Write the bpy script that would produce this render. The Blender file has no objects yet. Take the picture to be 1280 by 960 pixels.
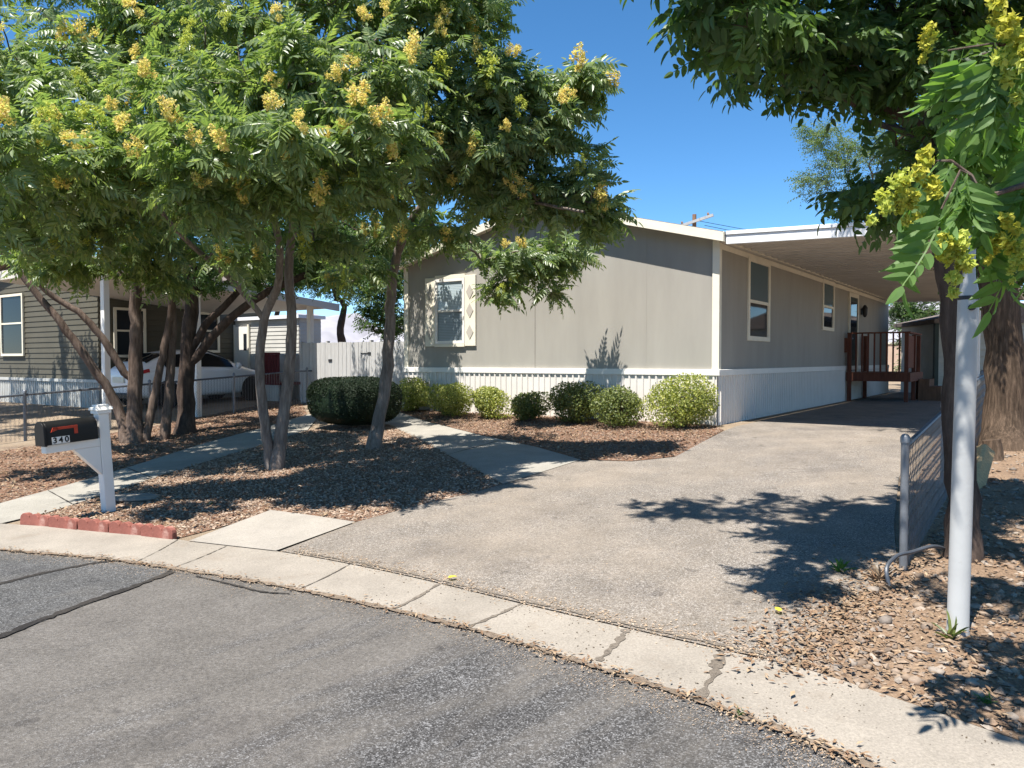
import bpy, bmesh, math, random
import numpy as np
from mathutils import Vector, Matrix
from mathutils.geometry import delaunay_2d_cdt
random.seed(7)
RNG = np.random.default_rng(11)
SC = bpy.context.scene
COL = SC.collection
PI = math.pi

# ------------------------------------------------------------------ camera model
F = 970.0
CAMZ = 1.70
TH = math.atan(30 / F)

def ray(px, py):
    u, v = (px - 640) / F, (480 - py) / F
    fw = Vector((0, math.cos(TH), -math.sin(TH))); up = Vector((0, math.sin(TH), math.cos(TH)))
    return fw + Vector((1, 0, 0)) * u + up * v

# ground height: the street is level, the lots rise gently towards the houses
RA = math.radians(35)
DX, DY = math.sin(RA), math.cos(RA)          # direction from the street towards the back of the lots
BREAKS = [3.1, 4.2, 13.0]

def zs(s):
    if s <= 3.1: return 0.0
    if s <= 4.2: return 0.06 * (s - 3.1) / 1.1
    if s <= 13: return 0.06 + 0.50 * (s - 4.2) / 8.8
    return 0.56

def zg(x, y):
    return zs(x * DX + y * DY)

def zg_np(x, y):
    return np.interp(x * DX + y * DY, [-1e9, 3.1, 4.2, 13.0, 1e9], [0, 0, 0.06, 0.56, 0.56])

def G(px, py):
    r = ray(px, py); z = 0.2
    for _ in range(40):
        t = (z - CAMZ) / r.z
        x, y = r.x * t, r.y * t
        z = 0.5 * z + 0.5 * zg(x, y)
    return Vector((x, y, z))

def P(px, py, Y):
    r = ray(px, py); t = Y / r.y
    return Vector((r.x * t, Y, CAMZ + r.z * t))

# ------------------------------------------------------------------ object helpers
def tag(o, label=None, cat=None, group=None, kind=None):
    if label: o['label'] = label
    if cat: o['category'] = cat
    if group: o['group'] = group
    if kind: o['kind'] = kind
    return o

def thing(name, label, cat, loc=(0, 0, 0), rz=0.0, group=None):
    o = bpy.data.objects.new(name, None)
    o.empty_display_size = 0.2
    COL.objects.link(o)
    o.location = loc; o.rotation_euler = (0, 0, rz)
    return tag(o, label, cat, group)

def link(name, me, mat, parent=None):
    o = bpy.data.objects.new(name, me)
    COL.objects.link(o)
    if mat is not None and len(me.materials) == 0: me.materials.append(mat)
    if parent: o.parent = parent
    return o

def np_mesh(name, V, T, smooth=False):
    """triangle mesh from arrays"""
    me = bpy.data.meshes.new(name)
    V = np.ascontiguousarray(V, dtype=np.float32); T = np.ascontiguousarray(T, dtype=np.int32)
    me.vertices.add(len(V)); me.vertices.foreach_set('co', V.ravel())
    me.loops.add(T.size); me.loops.foreach_set('vertex_index', T.ravel())
    me.polygons.add(len(T))
    me.polygons.foreach_set('loop_start', np.arange(0, T.size, 3, dtype=np.int32))
    me.polygons.foreach_set('use_smooth', np.full(len(T), smooth, dtype=bool))
    me.update(calc_edges=True)
    return me

class MB:
    def __init__(s): s.v = []; s.f = []
    def add(s, vs, fs):
        b = len(s.v); s.v += [tuple(q) for q in vs]; s.f += [tuple(b + i for i in f) for f in fs]; return s
    def box(s, x0, x1, y0, y1, z0, z1):
        return s.add([(x0,y0,z0),(x1,y0,z0),(x1,y1,z0),(x0,y1,z0),(x0,y0,z1),(x1,y0,z1),(x1,y1,z1),(x0,y1,z1)],
                     [(0,3,2,1),(4,5,6,7),(0,1,5,4),(1,2,6,5),(2,3,7,6),(3,0,4,7)])
    def prism(s, poly, axis, a, b):
        """poly: 2D points; extruded along axis (0,1,2) from a to b"""
        def q(p, t):
            return {0: (t, p[0], p[1]), 1: (p[0], t, p[1]), 2: (p[0], p[1], t)}[axis]
        n = len(poly)
        vs = [q(p, a) for p in poly] + [q(p, b) for p in poly]
        fs = [tuple(range(n)), tuple(range(2*n-1, n-1, -1))] + [(i, i+n, (i+1) % n + n, (i+1) % n) for i in range(n)]
        return s.add(vs, fs)
    def tube(s, pts, r, n=8, cap=True):
        pts = [Vector(p) for p in pts]; m = len(pts)
        rr = r if isinstance(r, (list, tuple)) else [r] * m
        t0 = (pts[1] - pts[0]).normalized()
        nx = t0.orthogonal().normalized(); vs = []; fs = []
        for i, p in enumerate(pts):
            t = (pts[min(i+1, m-1)] - pts[max(i-1, 0)]).normalized()
            nx = (nx - t * nx.dot(t))
            nx = nx.normalized() if nx.length > 1e-6 else t.orthogonal().normalized()
            ny = t.cross(nx)
            for k in range(n):
                a = 2 * PI * k / n
                vs.append(p + (nx * math.cos(a) + ny * math.sin(a)) * rr[i])
        for i in range(m - 1):
            for k in range(n):
                fs.append((i*n+k, i*n+(k+1) % n, (i+1)*n+(k+1) % n, (i+1)*n+k))
        if cap:
            fs.append(tuple(range(n-1, -1, -1))); fs.append(tuple((m-1)*n+k for k in range(n)))
        return s.add(vs, fs)
    def lathe(s, prof, c=(0,0,0), axis=2, n=20):
        """prof: (radius, height) pairs"""
        vs = []; fs = []; m = len(prof)
        for (r, h) in prof:
            for k in range(n):
                a = 2*PI*k/n; p = [r*math.cos(a), r*math.sin(a), h]
                if axis == 0: p = [h, p[0], p[1]]
                elif axis == 1: p = [p[1], h, p[0]]
                vs.append((p[0]+c[0], p[1]+c[1], p[2]+c[2]))
        for i in range(m-1):
            for k in range(n):
                fs.append((i*n+k, i*n+(k+1) % n, (i+1)*n+(k+1) % n, (i+1)*n+k))
        fs.append(tuple(range(n-1, -1, -1))); fs.append(tuple((m-1)*n+k for k in range(n)))
        return s.add(vs, fs)
    def build(s, name, mat, parent=None, smooth=False, bevel=0.0):
        me = bpy.data.meshes.new(name)
        me.from_pydata(s.v, [], s.f)
        bm = bmesh.new(); bm.from_mesh(me)
        bmesh.ops.recalc_face_normals(bm, faces=bm.faces)
        bm.to_mesh(me); bm.free()
        if smooth:
            for p in me.polygons: p.use_smooth = True
            try: me.set_sharp_from_angle(angle=math.radians(40))
            except Exception: pass
        o = link(name, me, mat, parent)
        if bevel > 0:
            md = o.modifiers.new('bevel', 'BEVEL'); md.width = bevel; md.segments = 2; md.limit_method = 'ANGLE'
        return o

def copy_obj(o, parent=None):
    c = o.copy(); COL.objects.link(c)
    if parent: c.parent = parent
    return c

# ------------------------------------------------------------------ materials
def nodes(name):
    m = bpy.data.materials.new(name); m.use_nodes = True
    nt = m.node_tree; b = nt.nodes['Principled BSDF']
    return m, nt, b

def N(nt, t, **kw):
    n = nt.nodes.new(t)
    for k, v in kw.items(): setattr(n, k, v)
    return n

def ramp(nt, fac, stops):
    r = N(nt, 'ShaderNodeValToRGB'); e = r.color_ramp.elements
    while len(e) < len(stops): e.new(0.5)
    for i, (p, c) in enumerate(stops):
        e[i].position = p; e[i].color = (*c, 1) if len(c) == 3 else c
    nt.links.new(fac, r.inputs[0]); return r.outputs[0]

def noise(nt, vec, scale, detail=4, rough=.55):
    n = N(nt, 'ShaderNodeTexNoise'); n.inputs['Scale'].default_value = scale
    n.inputs['Detail'].default_value = detail; n.inputs['Roughness'].default_value = rough
    nt.links.new(vec, n.inputs['Vector']); return n.outputs['Fac']

def mix(nt, fac, a, b, mode='MIX'):
    m = N(nt, 'ShaderNodeMix', data_type='RGBA', blend_type=mode)
    for s, v in ((m.inputs[0], fac), (m.inputs[6], a), (m.inputs[7], b)):
        if hasattr(v, 'is_output'): nt.links.new(v, s)
        elif isinstance(v, (int, float)): s.default_value = v
        else: s.default_value = (*v, 1)
    return m.outputs[2]

def coord(nt, which='Object', sc=None, rz=0):
    c = N(nt, 'ShaderNodeTexCoord').outputs[which]
    if sc or rz:
        mp = N(nt, 'ShaderNodeMapping'); nt.links.new(c, mp.inputs[0])
        if rz: mp.vector_type = 'TEXTURE'
        if sc: mp.inputs['Scale'].default_value = sc
        mp.inputs['Rotation'].default_value = (0, 0, rz)
        return mp.outputs[0]
    return c

def bump(nt, b, h, strength, dist=.01):
    n = N(nt, 'ShaderNodeBump'); n.inputs['Strength'].default_value = strength; n.inputs['Distance'].default_value = dist
    nt.links.new(h, n.inputs['Height']); nt.links.new(n.outputs[0], b.inputs['Normal'])

def pm(name, col, rough=.6, var=.18, scale=3.0, bs=0, bscale=80, spec=.3, metal=0, sc=None, island=0, stain=None):
    m, nt, b = nodes(name)
    c = coord(nt, 'Object', sc)
    n1 = noise(nt, c, scale, 6, .6)
    lo = tuple(x * (1 - var) for x in col); hi = tuple(min(1, x * (1 + var)) for x in col)
    out = ramp(nt, n1, [(.3, lo), (.7, hi)])
    if stain:
        sn = noise(nt, c, stain[1], 7, .65)
        sf = ramp(nt, sn, [(stain[2], (0,0,0)), (stain[2] + .14, (1,1,1))])
        out = mix(nt, sf, out, stain[0])
    if island:
        g = N(nt, 'ShaderNodeNewGeometry').outputs['Random Per Island']
        out = mix(nt, 1.0, out, ramp(nt, g, [(0, (1-island,)*3), (1, (1+island,)*3)]), 'MULTIPLY')
    nt.links.new(out, b.inputs['Base Color'])
    b.inputs['Roughness'].default_value = rough; b.inputs['Metallic'].default_value = metal
    b.inputs['Specular IOR Level'].default_value = spec
    if bs: bump(nt, b, noise(nt, c, bscale, 5, .6), bs)
    return m

def leaf_mat(name, cols, trans=.35, rough=.42, spec=.35, tcol=(1.8, 1.9, .8)):
    """leaf colour differs from leaf to leaf; light passes through the blade"""
    m, nt, b = nodes(name)
    g = N(nt, 'ShaderNodeNewGeometry').outputs['Random Per Island']
    k = len(cols) - 1
    c = ramp(nt, g, [(i / k, q) for i, q in enumerate(cols)])
    nt.links.new(c, b.inputs['Base Color'])
    b.inputs['Roughness'].default_value = rough; b.inputs['Specular IOR Level'].default_value = spec
    t = N(nt, 'ShaderNodeBsdfTranslucent')
    nt.links.new(mix(nt, 1.0, c, tcol, 'MULTIPLY'), t.inputs[0])
    ms = N(nt, 'ShaderNodeMixShader'); ms.inputs[0].default_value = trans
    nt.links.new(b.outputs[0], ms.inputs[1]); nt.links.new(t.outputs[0], ms.inputs[2])
    nt.links.new(ms.outputs[0], nt.nodes['Material Output'].inputs[0])
    return m

def glass_mat(name, col=(.02, .025, .03), rough=.04):
    m, nt, b = nodes(name)
    b.inputs['Base Color'].default_value = (*col, 1); b.inputs['Roughness'].default_value = rough
    b.inputs['Specular IOR Level'].default_value = .16
    bump(nt, b, noise(nt, coord(nt), 1.3, 2), .03, .02)
    return m

def bark_mat(name, a, b_, sc=(9, 9, 1.6)):
    m, nt, b = nodes(name)
    c = coord(nt, 'Object', sc)
    n1 = noise(nt, c, 2.2, 8, .7); n2 = noise(nt, coord(nt), 1.1, 3)
    out = ramp(nt, n1, [(.32, tuple(x*.45 for x in a)), (.5, a), (.72, b_)])
    out = mix(nt, ramp(nt, n2, [(.45, (0,0,0)), (.65, (.5,.5,.5))]), out, tuple(x*.75 for x in b_))
    nt.links.new(out, b.inputs['Base Color']); b.inputs['Roughness'].default_value = .9
    b.inputs['Specular IOR Level'].default_value = .1
    bump(nt, b, n1, .9, .03)
    return m

def asphalt_mat(name, base, dust, dust_lo, dust_hi, speck=.10, grad=None, stretch=(1, 1, 1), dmax=.62):
    m, nt, b = nodes(name)
    c = coord(nt)
    cs = coord(nt, 'Object', stretch, math.radians(48))
    vo = N(nt, 'ShaderNodeTexVoronoi'); vo.inputs['Scale'].default_value = 150
    nt.links.new(c, vo.inputs['Vector'])
    sep = N(nt, 'ShaderNodeSeparateColor'); nt.links.new(vo.outputs['Color'], sep.inputs[0])
    grain = ramp(nt, sep.outputs[0], [(0, tuple(x*.45 for x in base)), (.55, base), (.82, tuple(x+speck*.5 for x in base)), (1, tuple(x*1.1+speck*1.3 for x in base))])
    n2 = noise(nt, c, 210, 3, .7)
    grain = mix(nt, .55, grain, ramp(nt, n2, [(.3, (.25,)*3), (.7, (1.7,)*3)]), 'MULTIPLY')
    grain = mix(nt, 1.0, grain, ramp(nt, noise(nt, c, 38, 4, .75), [(.32, (.66,)*3), (.68, (1.3,)*3)]), 'MULTIPLY')
    d = noise(nt, cs, .9, 9, .66)
    if grad:
        gx, gy, off, gain = grad
        sx = N(nt, 'ShaderNodeSeparateXYZ'); nt.links.new(c, sx.inputs[0])
        a1 = N(nt, 'ShaderNodeMath', operation='MULTIPLY_ADD'); nt.links.new(sx.outputs[0], a1.inputs[0]); a1.inputs[1].default_value = gx * gain; a1.inputs[2].default_value = off * gain
        a2 = N(nt, 'ShaderNodeMath', operation='MULTIPLY_ADD'); nt.links.new(sx.outputs[1], a2.inputs[0]); a2.inputs[1].default_value = gy * gain; nt.links.new(a1.outputs[0], a2.inputs[2])
        cl = N(nt, 'ShaderNodeClamp'); cl.inputs[1].default_value = -.22; cl.inputs[2].default_value = .22; nt.links.new(a2.outputs[0], cl.inputs[0])
        ad = N(nt, 'ShaderNodeMath', operation='ADD'); nt.links.new(d, ad.inputs[0]); nt.links.new(cl.outputs[0], ad.inputs[1]); d = ad.outputs[0]
    df = ramp(nt, d, [(dust_lo, (0,0,0)), (dust_hi, (1,1,1))])
    dn = ramp(nt, noise(nt, c, 48, 6, .8), [(.32, tuple(x*.5 for x in dust)), (.68, tuple(x*1.4 for x in dust))])
    mf = N(nt, 'ShaderNodeMath', operation='MULTIPLY'); nt.links.new(df, mf.inputs[0]); mf.inputs[1].default_value = dmax
    out = mix(nt, mf.outputs[0], grain, dn)
    out = mix(nt, 1.0, out, ramp(nt, noise(nt, c, 2.3, 6, .6), [(.3, (.84,)*3), (.7, (1.12,)*3)]), 'MULTIPLY')
    out = mix(nt, 1.0, out, ramp(nt, noise(nt, c, 1.05, 3, .5), [(.56, (1, 1, 1)), (.66, (.84, .84, .85))]), 'MULTIPLY')
    out = mix(nt, 1.0, out, ramp(nt, noise(nt, c, 5.5, 2, .4), [(.68, (1, 1, 1)), (.74, (.72, .72, .73))]), 'MULTIPLY')
    nt.links.new(out, b.inputs['Base Color']); b.inputs['Roughness'].default_value = .88; b.inputs['Specular IOR Level'].default_value = .2
    ad2 = N(nt, 'ShaderNodeMath', operation='ADD'); nt.links.new(vo.outputs['Distance'], ad2.inputs[0]); nt.links.new(n2, ad2.inputs[1])
    bump(nt, b, ad2.outputs[0], .55, .008)
    return m

def concrete_mat(name, col, stain=(.2, .16, .12), lo=.56):
    m, nt, b = nodes(name); c = coord(nt)
    out = ramp(nt, noise(nt, c, 1.6, 8, .65), [(.3, tuple(x*.80 for x in col)), (.7, tuple(x*1.1 for x in col))])
    f = noise(nt, c, 75, 6, .8)
    out = mix(nt, .8, out, ramp(nt, f, [(.3, (.6,)*3), (.65, (1.25,)*3)]), 'MULTIPLY')
    sf = ramp(nt, noise(nt, c, 2.7, 9, .7), [(lo, (0,0,0)), (lo+.16, (.6,)*3)])
    out = mix(nt, sf, out, stain)
    vo = N(nt, 'ShaderNodeTexVoronoi'); vo.inputs['Scale'].default_value = 20; nt.links.new(c, vo.inputs['Vector'])
    sp = ramp(nt, vo.outputs['Distance'], [(.06, (1,1,1)), (.10, (0,0,0))])
    cl = ramp(nt, noise(nt, c, 1.1, 4), [(.42, (0,0,0)), (.56, (1,1,1))])
    out = mix(nt, mix(nt, 1.0, sp, cl, 'MULTIPLY'), out, (.09, .075, .06))
    nt.links.new(out, b.inputs['Base Color']); b.inputs['Roughness'].default_value = .9; b.inputs['Specular IOR Level'].default_value = .15
    bump(nt, b, f, .35, .005)
    return m

def stones_mat(name, cols):
    m, nt, b = nodes(name)
    g = N(nt, 'ShaderNodeNewGeometry').outputs['Random Per Island']; k = len(cols) - 1
    out = ramp(nt, g, [(i/k, q) for i, q in enumerate(cols)])
    out = mix(nt, .7, out, ramp(nt, noise(nt, coord(nt), 45, 5, .7), [(.3, (.65,)*3), (.7, (1.3,)*3)]), 'MULTIPLY')
    nt.links.new(out, b.inputs['Base Color']); b.inputs['Roughness'].default_value = .85; b.inputs['Specular IOR Level'].default_value = .2
    return m

def dirt_mat(name, a, b_, c_):
    m, nt, b = nodes(name); c = coord(nt)
    out = ramp(nt, noise(nt, c, 1.2, 8, .7), [(.32, a), (.5, b_), (.7, c_)])
    f = noise(nt, c, 55, 6, .75)
    out = mix(nt, .9, out, ramp(nt, f, [(.3, (.45,)*3), (.68, (1.5,)*3)]), 'MULTIPLY')
    nt.links.new(out, b.inputs['Base Color']); b.inputs['Roughness'].default_value = .95; b.inputs['Specular IOR Level'].default_value = .1
    bump(nt, b, f, .8, .025)
    return m

M = {}
M['taupe'] = pm('taupe_wall_paint', (.338, .318, .278), .75, .075, 1.6, .15, 190, .2, sc=(1.5, 1.5, .35))
M['cream'] = pm('cream_trim_paint', (.78, .72, .58), .6, .07, 3, .1, 60)
M['white'] = pm('white_paint', (.80, .765, .70), .5, .05, 3, .06, 50)
M['skirt'] = pm('white_vinyl_skirting', (.70, .655, .60), .5, .05, 2, stain=((.50, .45, .38), 1.1, .66))
M['diamond'] = pm('taupe_diamond_paint', (.47, .43, .37), .7, .05, 6)
M['shingle'] = pm('brown_shingles', (.16, .13, .11), .9, .3, 14, .6, 50)
M['soffit'] = pm('beige_metal_ceiling', (.60, .555, .50), .5, .08, 1.2)
M['gutter'] = pm('white_metal_fascia', (.83, .83, .83), .4, .04, 2)
M['glass'] = glass_mat('dark_window_glass')
M['glass_blue'] = glass_mat('bluish_window_glass', (.10, .15, .17), .08)
M['blind'] = pm('window_blinds', (.55, .62, .63), .5, .08, 3)
M['screen'] = pm('dark_insect_screen', (.20, .24, .26), .55, .12, 4)
M['seam'] = pm('dark_seam', (.16, .145, .125), .8)
M['black'] = pm('black_plastic', (.010, .010, .010), .42, .2, 6, .1, 40, .22)
M['blackmetal'] = pm('black_metal', (.03, .03, .032), .5)
M['red'] = pm('red_plastic', (.48, .05, .02), .5, .1, 8)
M['redwood'] = pm('red_brown_wood', (.14, .048, .028), .7, .3, 3, .4, 40, sc=(8, 8, 1))
M['deckwood'] = pm('weathered_deck_wood', (.16, .085, .05), .8, .3, 3, .4, 40, sc=(8, 8, 1))
M['maroon'] = pm('maroon_paint', (.10, .012, .014), .6, .2, 5)
M['fence'] = pm('white_board_fence', (.47, .46, .44), .7, .14, 4, .3, 50, sc=(12, 12, 1))
M['galv'] = pm('galvanised_steel', (.19, .20, .215), .45, .2, 8, .1, 60, .5, .35)
M['galvdark'] = pm('aged_galvanised_pipe', (.09, .10, .115), .5, .25, 8, .2, 50, .5, .4)
M['edging'] = pm('red_edging_block', (.25, .09, .066), .85, .25, 6, .5, 90, stain=((.5, .3, .24), 5, .6))
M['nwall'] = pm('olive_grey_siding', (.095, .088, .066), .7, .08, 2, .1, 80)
M['room'] = pm('off_white_siding', (.52, .51, .47), .6, .08, 2)
M['nskirt'] = pm('pale_ribbed_skirting', (.46, .46, .43), .6, .12, 2)
M['carpaint'] = pm('white_car_paint', (.86, .86, .86), .22, .02, 1, spec=.6)
M['bluepaint'] = pm('dark_blue_car_paint', (.03, .05, .12), .25, .1, 1, spec=.6)
M['carglass'] = glass_mat('tinted_car_glass', (.012, .014, .016), .03)
M['rubber'] = pm('tyre_rubber', (.02, .02, .02), .85)
M['rim'] = pm('alloy_rim', (.42, .42, .43), .35, .1, 5, metal=.7)
M['taillight'] = pm('red_tail_light', (.42, .015, .02), .2, .15, 9, spec=.6)
M['wood'] = pm('grey_pole_wood', (.22, .13, .08), .9, .3, 4, sc=(6, 6, 1))
M['cutwood'] = pm('split_log_wood', (.48, .33, .17), .85, .25, 6, .4, 40, sc=(2, 10, 10))
M['greendoor'] = pm('dark_green_shed', (.03, .045, .035), .6)
M['shedwall'] = pm('pale_shed_siding', (.42, .41, .34), .7, .12, 3)
M['tanwall'] = pm('tan_block_wall', (.50, .36, .27), .85, .12, 2, .3, 30)
M['pvc'] = pm('white_post_paint', (.40, .40, .388), .42, .06, 4, .12, 30, stain=((.26, .24, .21), 5.5, .60))
M['stone'] = pm('flat_grey_stone', (.24, .22, .19), .9, .2, 5, .4, 60)
M['concrete'] = concrete_mat('street_kerb_concrete', (.285, .252, .21))
M['concrete_light'] = concrete_mat('light_concrete', (.315, .285, .245), lo=.6)
M['concrete_path'] = concrete_mat('path_concrete', (.30, .28, .24), lo=.6)
M['road'] = asphalt_mat('street_asphalt', (.074, .070, .067), (.152, .137, .119), .42, .60, .13, grad=(-.50, .36, -1.25, .11), stretch=(1.5, .36, 1), dmax=.72)
M['road_old'] = asphalt_mat('older_street_asphalt', (.085, .083, .080), (.15, .135, .115), .50, .72, .09, stretch=(1.6, .6, 1), dmax=.5)
M['drive'] = asphalt_mat('driveway_asphalt', (.208, .180, .150), (.272, .228, .180), .36, .66, .14, stretch=(1.3, .9, 1), dmax=.7)
M['joint'] = dirt_mat('slab_joint', (.10, .085, .07), (.13, .11, .09), (.16, .135, .11))
M['kerbdirt'] = dirt_mat('kerb_dirt', (.17, .13, .095), (.225, .175, .13), (.28, .22, .165))
M['crack'] = dirt_mat('crack_filler', (.03, .028, .027), (.05, .045, .04), (.075, .065, .055))
M['dirt'] = dirt_mat('tan_dirt', (.20, .135, .09), (.26, .18, .12), (.32, .23, .16))
M['jointdirt'] = dirt_mat('joint_dirt', (.15, .125, .098), (.19, .16, .128), (.225, .19, .155))
M['land'] = dirt_mat('dry_land', (.20, .15, .11), (.26, .20, .14), (.30, .24, .18))
M['redsoil'] = dirt_mat('reddish_soil', (.15, .085, .055), (.20, .115, .075), (.26, .16, .105))
M['gravel'] = stones_mat('red_brown_gravel', [(.11, .078, .06), (.26, .175, .12), (.19, .13, .095), (.36, .26, .185), (.14, .105, .085), (.30, .20, .14)])
M['gravel_grey'] = stones_mat('mixed_brown_gravel', [(.15, .105, .078), (.30, .21, .15), (.38, .29, .215), (.22, .155, .11), (.46, .36, .27), (.17, .12, .09)])
M['pebble'] = stones_mat('river_stones', [(.155, .115, .085), (.29, .22, .16), (.22, .15, .10), (.34, .285, .23), (.16, .135, .115), (.27, .195, .135)])
M['litter'] = stones_mat('dry_leaf_litter', [(.15, .085, .05), (.26, .17, .10), (.19, .115, .07), (.34, .25, .16), (.11, .07, .045)])
M['chip'] = stones_mat('street_grit', [(.34, .25, .16), (.44, .33, .23), (.26, .19, .13), (.50, .40, .30)])
M['mountain'] = pm('far_rock_slope', (.30, .29, .31), .95, .25, .004)
M['bark'] = bark_mat('grey_brown_bark', (.125, .09, .07), (.23, .175, .14))
M['bark_pale'] = bark_mat('pale_grey_bark', (.19, .155, .13), (.34, .29, .25))
M['bark_dark'] = bark_mat('dark_furrowed_bark', (.075, .055, .045), (.16, .115, .09), (6, 6, 1.2))
M['bark_elm'] = bark_mat('brown_shaggy_bark', (.085, .06, .042), (.21, .145, .10), (13, 13, 1.7))
M['leaf'] = leaf_mat('tree_leaves', [(.095, .15, .065), (.145, .20, .085), (.21, .265, .115), (.115, .175, .075), (.28, .32, .14)], .45, .36, .5)
M['leaf_near'] = leaf_mat('near_tree_leaves', [(.11, .20, .06), (.15, .25, .07), (.09, .17, .055)], .5, .5)
M['leaf_dark'] = leaf_mat('dark_tree_leaves', [(.05, .095, .034), (.075, .13, .044), (.11, .175, .058)], .42)
M['leaf_elm'] = leaf_mat('pale_elm_leaves', [(.09, .135, .045), (.12, .17, .065), (.075, .115, .04)], .4)
M['leaf_mid'] = leaf_mat('mid_green_leaves', [(.04, .08, .022), (.07, .12, .035), (.10, .15, .05)], .35)
M['leaf_bush'] = leaf_mat('variegated_bush_leaves', [(.08, .11, .028), (.22, .25, .06), (.40, .41, .11), (.13, .17, .04), (.52, .50, .17)], .3)
M['leaf_bush_dark'] = leaf_mat('dark_bush_leaves', [(.055, .08, .024), (.11, .14, .04), (.19, .21, .06), (.075, .105, .03)], .25)
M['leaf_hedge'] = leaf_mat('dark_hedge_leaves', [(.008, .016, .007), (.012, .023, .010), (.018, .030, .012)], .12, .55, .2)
M['seed'] = leaf_mat('yellow_seed_clusters', [(.80, .66, .20), (.84, .66, .28), (.66, .66, .15), (.86, .60, .30)], .45, .6, .2, (1.1, 1.1, .8))
M['seed_near'] = leaf_mat('yellow_green_seed_clusters', [(.48, .46, .06), (.58, .54, .09), (.38, .42, .05)], .4, .6, .2, (1.1, 1.1, .8))
M['seed_green'] = leaf_mat('lime_seed_clusters', [(.48, .54, .10), (.58, .60, .13), (.42, .50, .10)], .4, .6, .2, (1.1, 1.1, .8))
M['weed'] = leaf_mat('weed_leaves', [(.06, .14, .03), (.09, .19, .04)], .3)
M['dryleaf'] = leaf_mat('yellow_fallen_leaf', [(.60, .50, .05), (.62, .52, .08)], .3)

# ------------------------------------------------------------------ ground sheets
def sheet(name, poly, dz, mat, kind='structure', cuts=()):
    bm = bmesh.new()
    co, _, fc, _, _, _ = delaunay_2d_cdt([Vector((p[0], p[1])) for p in poly], [], [list(range(len(poly)))], 1, 1e-5)
    vs = [bm.verts.new((p.x, p.y, 0)) for p in co]
    for f in fc:
        try: bm.faces.new([vs[i] for i in f])
        except ValueError: pass
    for s in BREAKS:
        bmesh.ops.bisect_plane(bm, geom=bm.verts[:] + bm.edges[:] + bm.faces[:], dist=1e-5, plane_co=(DX*s, DY*s, 0), plane_no=(DX, DY, 0))
    for v in bm.verts: v.co.z = zg(v.co.x, v.co.y) + dz
    bmesh.ops.recalc_face_normals(bm, faces=bm.faces)
    for f in bm.faces:
        if f.normal.z < 0: f.normal_flip()
    me = bpy.data.meshes.new(name); bm.to_mesh(me); bm.free()
    return tag(link(name, me, mat), kind=kind)

def smooth_line(pts, n=8):
    """cubic through the points, tangents weighted by spacing so that uneven spacing does not overshoot"""
    pts = [Vector(p) for p in pts]; out = []; m = len(pts)
    h = [(pts[i+1]-pts[i]).length + 1e-9 for i in range(m-1)]
    sl = [(pts[i+1]-pts[i])/h[i] for i in range(m-1)]
    tg = [sl[0]] + [(sl[i-1]*h[i] + sl[i]*h[i-1])/(h[i-1]+h[i]) for i in range(1, m-1)] + [sl[-1]]
    for i in range(m-1):
        for k in range(n):
            t = k/n; t2, t3 = t*t, t*t*t
            out.append(pts[i]*(2*t3-3*t2+1) + tg[i]*h[i]*(t3-2*t2+t) + pts[i+1]*(3*t2-2*t3) + tg[i+1]*h[i]*(t3-t2))
    out.append(pts[-1]); return out

def Gs(l): return [G(*p) for p in l]

def rough(pts, amp, seed=0):
    r = random.Random(seed)
    return [Vector((p.x + r.uniform(-amp, amp), p.y + r.uniform(-amp, amp), p.z)) for p in pts]

R_ = 4000
sheet('ground', [(-R_, -R_), (R_, -R_), (R_, R_), (-R_, R_)], 0.0, M['land'])

# concrete kerb strip along the bend of the street
low = [Vector((-30, 19.5, 0)), Vector((-16, 12.6, 0))] + Gs([(0, 689), (120, 699), (220, 713), (330, 731), (500, 767), (650, 807), (760, 842), (880, 881), (1000, 925), (1090, 962)]) + [Vector((2.35, 2.1, 0)), Vector((3.3, .2, 0)), Vector((4.2, -3, 0)), Vector((4.6, -14, 0)), Vector((4.8, -40, 0))]
upp = [Vector((-29.6, 20.5, 0)), Vector((-15.8, 13.55, 0))] + Gs([(0, 656), (120, 664), (235, 678), (345, 691), (440, 708), (545, 731), (650, 757), (760, 783), (890, 813), (1000, 838), (1130, 880), (1280, 932)]) + [Vector((3.05, 2.35, 0)), Vector((4.1, .35, 0)), Vector((5.05, -3, 0)), Vector((5.5, -14, 0)), Vector((5.7, -40, 0))]
low = smooth_line(low, 6); upp = smooth_line(upp, 6)
sheet('pavement', low + upp[::-1], 0.0145, M['concrete'])
# the street
sheet('road', low + [Vector((-60, -40, 0)), Vector((-60, 36, 0))], 0.006, M['road'])
left_piece = Gs([(-260, 640), (-120, 678), (0, 692), (110, 702), (216, 716), (150, 742), (75, 770), (0, 799), (-200, 872), (-420, 820)])
sheet('road_patch', left_piece, 0.010, M['road_old'])

def ribbon(name, line, w, dz, mat, seed=0, jit=.5, kind='structure'):
    line = smooth_line(line, 10); r = random.Random(seed); L = []; Rr = []
    for i, p in enumerate(line):
        t = (line[min(i+1, len(line)-1)] - line[max(i-1, 0)]); t.z = 0; t.normalize()
        n = Vector((-t.y, t.x, 0)); ww = w * (1 + r.uniform(-jit, jit)) * .5
        j = r.uniform(-w, w) * .15
        L.append(p + n * (ww + j)); Rr.append(p - n * (ww - j))
    return sheet(name, L + Rr[::-1], dz, mat, kind)

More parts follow.
